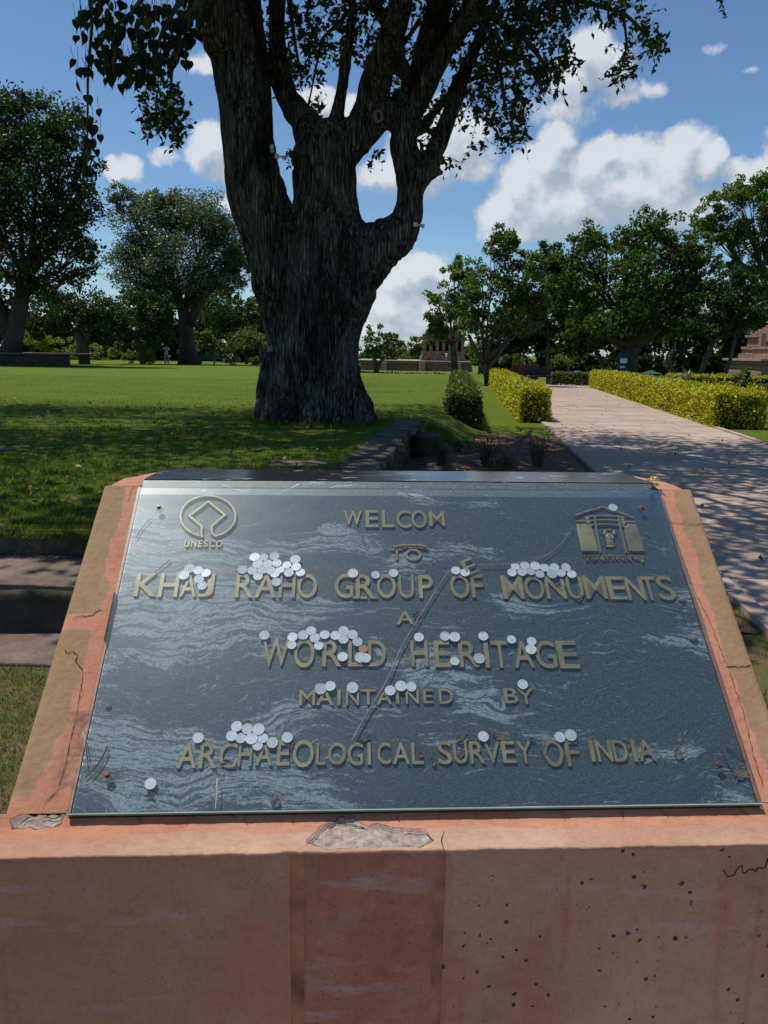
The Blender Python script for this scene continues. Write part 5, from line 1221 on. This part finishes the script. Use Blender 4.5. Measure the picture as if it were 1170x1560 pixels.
# ------------------------------------------------------------------ hedges
def hedge(label, x0, y0, x1, y1, wdt, h, mat, leaf, n, name='clipped_hedge', side=1):
    a = Vector((x0, y0, 0)); b = Vector((x1, y1, 0)); d = (b-a); L_ = d.length; d.normalize(); s = Vector((d.y, -d.x, 0))
    e = empty(name, a, label=label, cat='hedge'); P = []; O = []
    for _ in range(n):
        t = random.random()**1.35*L_; r = random.random(); per = 2*h+wdt
        q = random.uniform(0, per)
        if random.random() < .12*3/L_*2: t = random.uniform(-.02, .03); w = random.uniform(-.5, .5)*wdt; z = random.uniform(.02, 1)*h; o = -d
        elif q < h: w = -wdt/2; z = q; o = -s
        elif q < h+wdt: w = q-h-wdt/2; z = h; o = Vector((0, 0, 1))
        else: w = wdt/2; z = q-h-wdt; o = s
        lump = .05*mnoise.noise(Vector((t*1.5, w*3, z*3)))+.03*mnoise.noise(Vector((t*6, w*9, z*9)))
        g = float(ground_z(a.x+d.x*t, a.y+d.y*t))
        p = a+d*t+s*w+Vector((0, 0, z+g))+o*(lump+random.gauss(-.01, .035)); 
        P.append(tuple(p)); O.append(tuple(o*.15+Vector((random.uniform(-1, 1), random.uniform(-1, 1), random.uniform(-.4, 1)))))
    o = leaf_object('foliage', np.array(P), leaf, LM[mat], e, a, .6, -.2, unit(np.array(O))); o['kind'] = 'stuff'
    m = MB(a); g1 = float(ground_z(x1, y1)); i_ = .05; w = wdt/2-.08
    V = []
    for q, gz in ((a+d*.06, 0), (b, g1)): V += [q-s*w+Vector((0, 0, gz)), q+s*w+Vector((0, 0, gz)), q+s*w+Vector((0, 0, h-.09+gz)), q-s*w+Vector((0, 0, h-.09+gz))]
    m.add(V, [(0, 1, 2, 3), (7, 6, 5, 4), (0, 4, 5, 1), (1, 5, 6, 2), (2, 6, 7, 3), (3, 7, 4, 0)]); m.build('dark_core', MT['hedge_core'], e)  # solid core box, the hedge's inner shade put into its dark colour
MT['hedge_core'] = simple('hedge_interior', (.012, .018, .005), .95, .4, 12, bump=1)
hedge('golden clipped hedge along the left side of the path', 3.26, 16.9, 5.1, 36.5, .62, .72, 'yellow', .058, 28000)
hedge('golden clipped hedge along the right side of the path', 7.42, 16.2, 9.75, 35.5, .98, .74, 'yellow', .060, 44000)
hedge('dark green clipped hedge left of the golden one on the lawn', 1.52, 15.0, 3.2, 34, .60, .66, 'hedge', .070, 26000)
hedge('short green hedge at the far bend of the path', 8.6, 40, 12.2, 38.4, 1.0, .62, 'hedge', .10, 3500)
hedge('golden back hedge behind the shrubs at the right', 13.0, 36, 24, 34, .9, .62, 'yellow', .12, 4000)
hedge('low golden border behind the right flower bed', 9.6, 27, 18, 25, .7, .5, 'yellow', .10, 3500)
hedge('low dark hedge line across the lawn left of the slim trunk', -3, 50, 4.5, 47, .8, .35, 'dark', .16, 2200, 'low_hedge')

# dry shrubs in the soil bed
def dryshrub(px, py, h, label, n=26):
    p = at_z(px, py, .02); e = empty('dry_shrub', p, label=label, cat='shrub', group='dry shrubs in the soil bed'); m = MB(p)
    for _ in range(n):
        d = Vector((random.uniform(-.35, .35), random.uniform(-.35, .35), 1)); q = p+Vector((random.uniform(-.06, .06), random.uniform(-.06, .06), 0)); L_ = h*random.uniform(.5, 1); pts = [q, q+d*L_*.5+Vector((random.uniform(-.03, .03),)*3), q+d*L_+Vector((random.uniform(-.05, .05), 0, 0))]; m.tube(pts, [.006, .0045, .002], 4)
        for _k in range(3): r = pts[1].lerp(pts[2], random.random()); m.tube([r, r+Vector((random.uniform(-.09, .09), random.uniform(-.09, .09), random.uniform(.02, .10)))], [.003, .0015], 3)
    m.build('stems', MT['stick_dark'], e)
    P = np.array(p)+RNG.normal(size=(260, 3))*np.array([.09, .09, h*.22])+np.array([0, 0, h*.55]); o = leaf_object('foliage', P, .035, LM['dark'], e, p, .5, .3); o['kind'] = 'stuff'
dryshrub(672, 712, .34, 'dry dark shrub in the soil bed nearest to the boulder'); dryshrub(742, 714, .40, 'dry dark shrub in the middle of the soil bed', 34); dryshrub(818, 712, .42, 'dry dark shrub in the soil bed nearest to the path', 34); dryshrub(700, 690, .22, 'small dry shrub behind the nearer ones in the soil bed', 14); dryshrub(765, 722, .26, 'small dry shrub just above the granite cap', 16)

# ------------------------------------------------------------------ grass blades
def blades(name, n, region, h, label, zf, w=.006, mat='blade'):
    P = []
    while len(P) < n:
        x, y, k = region(); 
        if k: P.append((x, y))
    P = np.array(P); n = len(P); z = zf(P[:, 0], P[:, 1]); B = np.column_stack([P, z-.004]); a = RNG.uniform(0, 6.283, n); hh = h*RNG.uniform(.4, 1.2, n)
    lean = RNG.uniform(.1, .9, n); s = np.column_stack([np.cos(a), np.sin(a), np.zeros(n)]); d = np.column_stack([-np.sin(a)*lean, np.cos(a)*lean, np.ones(n)]); d = unit(d)
    ww = (w*RNG.uniform(.6, 1.3, n))[:, None]; tip = B+d*hh[:, None]; mid = B+d*hh[:, None]*.55-np.array([0, 0, 1])*0
    V = np.stack([B-s*ww*.5, B+s*ww*.5, tip+np.column_stack([d[:, 0], d[:, 1], -lean*.4])*hh[:, None]*.4], 1).reshape(-1, 3); F = np.arange(n*3).reshape(n, 3)
    tag(link(name, np_mesh(name, V, F, RNG.uniform(0, 1, n)), MT[mat]), label, 'grass', kind='stuff')
blades('grass', 52000, lambda: (random.uniform(-3.0, -.6), random.uniform(1.4, 3.48), True), .042, 'short sunlit grass in front of the stone steps at the left', lambda x, y: x*0, .006, 'blade_dry')
m = MB(); m.add([(.66, .4, .004), (PL(.4)-.1, .4, .004), (PL(7)-.1, 7, .004), (.35, 7, .004), (.35, 1.9, .004), (.66, 1.9, .004)], [(0, 1, 2, 3, 4, 5)]); tag(m.build('worn_ground', MT['worn']), kind='structure')
m = MB(); m.add([(-3.6, .0, .004), (-.70, .0, .004), (-.70, 3.6, .004), (-3.6, 3.6, .004)], [(0, 1, 2, 3)]); tag(m.build('worn_ground', MT['worn']), kind='structure')
def rg():
    y = 2.0+random.random()**.8*5; x = random.uniform(.9, PL(y)-.13); return x, y, mnoise.noise(Vector((x*3, y*3, 0))) > .08
blades('grass', 26000, rg, .04, 'patchy grass strip between the plinth and the path', lambda x, y: x*0, .006, 'blade_dry')
def lg():
    y = 4.6+11*random.random()**1.6; x = random.uniform(-.62*y, wallx(y)-.32 if y < 12.4 else wallx(y)+.3); return x, y, True
blades('grass', 90000, lg, .045, 'shaded short grass of the raised lawn around the big tree', lambda x, y: lawn_z(x, y), .009)
def lg2():
    y = 13+19*random.random(); x = random.uniform(-.60*y, PL(y)-.3 if y > 14.6 else wallx(y)+.4); return x, y, True
blades('grass', 60000, lg2, .026, 'sunlit short grass of the lawn beyond the big tree', lambda x, y: lawn_z(x, y), .014)
MT['litter'] = leaf_mat('fallen_leaf', (.09, .055, .025), (.30, .22, .10), .1, .8, .1)
FP = [(random.uniform(PL(y), PR(y)), y, .034) for y in [2+26*random.random()**1.3 for _ in range(150)]]
for _ in range(600):
    y = 4.7+12*random.random(); x = random.uniform(-.6*y, wallx(y)-.1); FP.append((x, y, float(lawn_z(x, y))+.035))
for _ in range(260):
    y = 7+7*random.random(); x = random.uniform(wallx(y)+.1, PL(y)-.2); FP.append((x, y, .10))
tag(leaf_object('fallen_leaves', np.array(FP), .055, MT['litter'], None, None, .7, .0), 'dry fallen leaves scattered over lawn, soil and path', 'leaves', kind='stuff')
def eg():
    x = random.uniform(-3.4, 0); y = 4.38-.03*(x+2)+random.uniform(-.05, .16); return x, y, True
blades('grass', 9000, eg, .07, 'overhanging grass fringe along the top stone step', lambda x, y: x*0+.40, .008)
MT['bounce_paving'] = simple('bounce_sandstone', (.34, .235, .175), .9, .25, 3, bump=.3)
m = MB(); m.add([(-1.0, -5, .02), (4, -5, .02), (1.4, .98, .02), (-.62, .93, .02)], [(0, 1, 2, 3)]); tag(m.build('bounce_apron', MT['bounce_paving']), kind='structure')  # unseen paving, added to bounce warm light onto the plinth front
def fg():
    x = random.uniform(-3.4, 0); return x, random.uniform(4.33, 4.41), True
def wg():
    y = random.uniform(4.6, 12.3); return wallx(y)-.32+random.gauss(0, .04), y, True
blades('grass', 7000, wg, .08, 'longer grass tufts creeping over the wall coping', lambda x, y: x*0+.41, .009)
def tg():
    a = random.uniform(3.0, 6.4); r = .98+abs(random.gauss(0, .07)); return -1.05+math.cos(a)*r, TY+math.sin(a)*r*.85, True
blades('grass', 3500, tg, .10, 'longer grass fringe around the foot of the big trunk', lambda x, y: x*0+.41, .011)

# ------------------------------------------------------------------ left low wall, person, small things
def zat(x, y): return float(lawn_z(x, y))
lw0 = at_y(-40, 556, 50); lw = empty('low_stone_wall', (-22, 50, zat(-22, 50)), label='low dark stone planter wall under the massive tree at the left edge', cat='wall')
m = MB(lw.location); k = 0
for row in range(3):
    x = -26.5+row*.3
    while x < -20.4:
        w = random.uniform(.5, .9); z0 = zat(-22, 50)+row*.25
        mb = MB((x+w/2, 50, z0)); mb.box((x+.01, 49.8+random.uniform(-.03, .03), z0-.02), (min(x+w, -20.35)-.01, 50.3, z0+.235)); o = mb.build('wall_stone', MT['rock_dark'], lw); o.location = Vector((x+w/2, 50, z0))-lw.location; x += w
m = MB(lw.location); m.box((-26.6, 49.7, zat(-22, 50)+.74), (-20.3, 56, zat(-22, 50)+.80)); m.build('coping', MT['step_top'], lw)
def skin_mesh(name, V, E, Rad, lvl=1):
    me = bpy.data.meshes.new(name); me.from_pydata(V, E, []); ob = bpy.data.objects.new(name, me); COL.objects.link(ob)
    ob.modifiers.new('s', 'SKIN'); 
    for i, r in enumerate(Rad): me.skin_vertices[0].data[i].radius = (r, r) if not isinstance(r, tuple) else r
    me.skin_vertices[0].data[0].use_root = True
    ss = ob.modifiers.new('u', 'SUBSURF'); ss.levels = ss.render_levels = lvl
    dg = bpy.context.evaluated_depsgraph_get(); dg.update(); m2 = bpy.data.meshes.new_from_object(ob.evaluated_get(dg)); bpy.data.objects.remove(ob)
    m2.polygons.foreach_set('use_smooth', [True]*len(m2.polygons)); return m2
MT['skin'] = simple('brown_skin', (.20, .11, .07), .6, .1, 20); MT['hair'] = simple('black_hair', (.012, .01, .009), .6, .2, 30)
MT['shirt'] = simple('pale_blue_shirt_cloth', (.55, .62, .68), .9, .08, 10); MT['trousers'] = simple('grey_trouser_cloth', (.34, .35, .37), .9, .1, 10); MT['shirt2'] = simple('white_cotton_cloth', (.7, .69, .66), .9, .08, 10)
def person(loc, rz, label, shirt='shirt', s=1.0):
    e = empty('person', loc, (0, 0, rz), label=label, cat='person'); e.scale = (s, s, s)
    V = [(0,0,.95),(0,0,1.15),(0,0,1.38),(0,0,1.50),(0,-.01,1.60),(0,0,1.70), (-.10,0,.90),(-.11,-.02,.50),(-.12,0,.09),(-.12,-.16,.04), (.10,0,.90),(.11,-.02,.50),(.12,0,.09),(.12,-.16,.04), (-.19,0,1.38),(-.26,-.06,1.14),(-.10,-.28,1.26),(-.05,-.34,1.32), (.19,0,1.38),(.26,-.06,1.14),(.10,-.28,1.26),(.05,-.34,1.32)]
    E = [(0,1),(1,2),(2,3),(3,4),(4,5),(0,6),(6,7),(7,8),(8,9),(0,10),(10,11),(11,12),(12,13),(2,14),(14,15),(15,16),(16,17),(2,18),(18,19),(19,20),(20,21)]
    Rd = [.13,.12,.12,.05,.085,.07,.085,.06,.045,.035,.085,.06,.045,.035,.055,.042,.034,.035,.055,.042,.034,.035]
    link('body', skin_mesh('body', V, E, Rd), MT['skin'], e)
    V = [(0,0,1.0),(0,0,1.2),(0,0,1.40),(-.19,0,1.39),(-.265,-.06,1.16),(.19,0,1.39),(.265,-.06,1.16),(0,0,.88)]
    link('shirt', skin_mesh('shirt', V, [(0,1),(1,2),(2,3),(3,4),(2,5),(5,6),(0,7)], [.155,.15,.14,.075,.065,.075,.065,.16]), MT[shirt], e)
    V = [(0,0,.92),(-.10,0,.86),(-.115,-.02,.50),(-.12,0,.12),(.10,0,.86),(.115,-.02,.50),(.12,0,.12)]
    link('trousers', skin_mesh('trousers', V, [(0,1),(1,2),(2,3),(0,4),(4,5),(5,6)], [.14,.11,.085,.07,.11,.085,.07]), MT['trousers'], e)
    m = MB(); m.ball((0, .015, 1.665), (.095, .105, .095), 10, 7); m.build('hair', MT['hair'], e, True)
    for sx in (-1, 1):
        m = MB(); m.ball((.12*sx, -.09, .035), (.05, .13, .04), 8, 5); m.build('shoe', MT['black'], e, True)
    return e
pp = at_y(254, 555, 66); person((pp.x, 66, zat(pp.x, 66)), .2, 'person in a pale blue shirt and grey trousers standing by the leaning trunk')
# temple ruins
def stack(m, cx, cy, z0, tiers):
    z = z0
    for (w, d, h) in tiers:
        for q in range(7):
            a = cx+random.uniform(-.5, .5)*w; b = random.uniform(.25, .7); m.box((a-b/2, cy-d/2-.22, z0 if False else z), (a+b/2, cy-d/2, z+h*random.uniform(.6, 1.3)))
        z += h
    z = z0
    for (w, d, h) in tiers: m.box((cx-w/2, cy-d/2, z), (cx+w/2, cy+d/2, z+h-.03)); z += h
    return z
def temple(Y, px0, px1, label, kind):
    x0 = at_y(px0, 560, Y).x; x1 = at_y(px1, 560, Y).x; cx_ = (x0+x1)/2; g = float(ground_z(cx_, Y)); s = Y/FPX; e = empty('temple', (cx_, Y, g), label=label, cat='temple'); o_ = e.location
    def box(nm, mt, a, b, bev=0): m = MB(o_); m.box(a, b); return m.build(nm, MT[mt], e)
    w = x1-x0
    if kind == 'centre':
        ph = 2.1
        m = MB(o_); z = g
        for i in range(6):
            in_ = .08*i if i < 5 else -.15; h = ph/6; m.box((x0+in_, Y-6+in_, z), (x1-in_, Y+14, z+h-.04)); z += h
        m.build('platform', MT['sandstone'], e)
        box('platform_edge', 'sandstone_light', (x0-.2, Y-6.3, z), (x1+.2, Y+14, z+.18)); z += .18
        for fx in (.22, .55, .86): box('stair_flank', 'sandstone_light', (x0+w*fx-.5, Y-8.2, g), (x0+w*fx+.5, Y-6, g+ph*.92))
        # shrine right of centre
        sx = at_y(675, 540, Y).x; m = MB(o_); zz = stack(m, sx, Y+2, z, [(8.6, 7, .5), (8.2, 6.6, .5), (7.8, 6.2, .45), (8.0, 6.4, .3)]); m.build('plinth', MT['sandstone'], e)
        for q in np.linspace(-3.6, 3.6, 7): 
            m = MB(o_); m.box((sx+q-.28, Y-.9, zz), (sx+q+.28, Y-.3, zz+2.1)); m.box((sx+q-.42, Y-1.0, zz+1.8), (sx+q+.42, Y-.2, zz+2.1)); m.build('pillar', MT['sandstone'], e)
        box('dark_interior', 'shade_void', (sx-3.4, Y+.2, zz), (sx+3.4, Y+4.5, zz+2.1))  # solid dark box, shade inside the pillared hall put into its colour
        m = MB(o_); zr = stack(m, sx, Y+2, zz+2.12, [(9.6, 7.6, .16), (8.6, 6.8, .3), (9.0, 7.0, .16), (7.6, 6, .3), (8.0, 6.2, .14), (6.6, 5.2, .3), (7.0, 5.4, .14), (5.6, 4.4, .3), (5.9, 4.6, .12), (4.2, 3.4, .3), (2.8, 2.4, .25), (1.4, 1.2, .25)]); m.build('tiered_roof', MT['sandstone'], e)
        m = MB(o_)
        for q in range(16):
            a = q/15; r = 1.5*(1-a**2.2)+.25; m.box((sx-1.2-r, Y+1-r, zz+2+q*.34), (sx-1.2+r, Y+1+r, zz+2+q*.34+.28))
        m.build('spire', MT['sandstone'], e)
        tx = at_y(592, 540, Y).x; m = MB(o_); zz = stack(m, tx, Y+2, z, [(3.4, 3, .6), (3, 2.6, 1.6), (3.4, 3, .25), (2.4, 2.2, .5), (1.6, 1.6, .4)]); m.build('side_shrine', MT['sandstone'], e)
        return z
    else:
        m = MB(o_); z = g
        for i in range(5): m.box((x0+.1*i, Y-4+.1*i, z), (x1, Y+4, z+.36)); z += .4
        m.build('platform', MT['sandstone'], e)
        box('platform_edge', 'sandstone_light', (x0-.1, Y-4.1, z), (x1, Y+4, z+.2)); z += .2
        m = MB(o_); zz = stack(m, (x0+x1)/2+2, Y+3, z, [(w*.9, 7, .5), (w*.86, 6.6, .4), (w*.88, 6.8, .3), (w*.8, 6.3, .9), (w*.84, 6.6, .25)]); m.build('plinth', MT['sandstone'], e)
        for q in np.linspace(x0+1.6, x1-2, 14): m = MB(o_); m.box((q-.2, Y-.6, z+1.2), (q+.2, Y-.1, z+2.35)); m.build('pilaster', MT['sandstone'], e)
        m = MB(o_); tiers = []; ww = w*.82
        for i in range(11): tiers += [(ww, ww*.5, .22), (ww*.93, ww*.45, .16)]; ww *= .87
        stack(m, (x0+x1)/2+2, Y+3, zz, tiers); m.build('tiered_roof', MT['sandstone'], e)
zc = temple(150, 548, 716, 'ruined sandstone temple with tiered roof on a stepped platform in the distance', 'centre')
temple(75, 1128, 1320, 'sandstone temple with stepped pyramid roof at the right edge behind trees', 'right')
for (x, l) in ((680, 'tiny person in white standing at the temple doorway'), (586, 'tiny person in white on the left of the temple platform')):
    q = at_y(x, 545, 144.6); person((q.x, 144.6, zc), .0, l, 'shirt2')
# bins, boards, benches far off
def on_ground(px, Y): x = at_y(px, 570, Y).x; return Vector((x, Y, zat(x, Y) if x < wallx(Y) else float(ground_z(x, Y))))
def bin_(px, Y, w, h, label):
    p = on_ground(px, Y); e = empty('litter_bin', p, label=label, cat='bin', group='teal litter bins'); m = MB(); m.box((-w/2, -w/2, .08), (w/2, w/2, h*.78)); m.build('bin_body', MT['teal'], e, bevel=.02)
    m = MB(); m.add([(-w*.6, -w*.6, h*.8), (w*.6, -w*.6, h*.8), (w*.6, w*.6, h*.8), (-w*.6, w*.6, h*.8), (0, 0, h)], [(0, 1, 4), (1, 2, 4), (2, 3, 4), (3, 0, 4), (3, 2, 1, 0)]); m.build('bin_roof', MT['teal'], e)
    for sx in (-1, 1): m = MB(); m.box((sx*w*.4-.03, -.03, 0), (sx*w*.4+.03, .03, h*.8)); m.build('leg', MT['black'], e)
bin_(992, 37, .62, .85, 'teal house-shaped litter bin behind the right hedge'); bin_(880, 55, .8, .8, 'teal litter bin beyond the far bend of the path, left one'); bin_(931, 50, .7, .7, 'teal litter bin left of the navy signboard'); bin_(292, 72, .9, .75, 'teal litter bin in front of the tall narrow olive bush')
p = on_ground(948, 42); e = empty('signboard', p, (0, 0, .3), label='tilted navy signboard with white print against the thick trunk', cat='sign'); m = MB(); m.box((-.32, -.03, .3), (.32, .03, 1.75)); m.build('board', MT['navy'], e)
m = MB(); m.box((-.22, -.042, 1.2), (.2, -.034, 1.45)); m.box((-.22, -.042, .95), (.1, -.034, 1.05)); m.build('print', MT['white'], e)
for sx in (-.28, .28): m = MB(); m.box((sx-.02, -.02, 0), (sx+.02, .02, .3)); m.build('leg', MT['black'], e)
p = on_ground(800, 44); e = empty('notice_board', p, label='dark maroon board on short legs left of the far path end', cat='sign'); m = MB(); m.box((-.75, -.04, .25), (.75, .04, 1.05)); m.build('board', MT['maroon'], e, bevel=.01)
for sx in (-.6, .6): m = MB(); m.box((sx-.03, -.03, 0), (sx+.03, .03, .27)); m.build('leg', MT['black'], e)
def bench(px, Y, label, mt='teal', rz=0):
    p = on_ground(px, Y); e = empty('park_bench', p, (0, 0, rz), label=label, cat='bench')
    m = MB(); m.box((-.75, -.2, .42), (.75, .2, .47)); m.build('seat', MT[mt], e); m = MB(); m.box((-.75, .2, .5), (.75, .24, .85)); m.build('backrest', MT[mt], e)
    for sx in (-.65, .65): m = MB(); m.box((sx-.03, -.18, 0), (sx+.03, .2, .42)); m.build('leg', MT[mt], e)
bench(820, 41, 'dark bench at the far left corner of the path', 'black', .3); bench(316, 70, 'teal bench on the lawn edge right of the leaning trunk'); bench(826, 58, 'teal bench far behind the dark bench', 'teal')
MTotal = sum(len(o.data.polygons) for o in bpy.data.objects if o.type == 'MESH'); print('objects', len(bpy.data.objects), 'faces', MTotal)
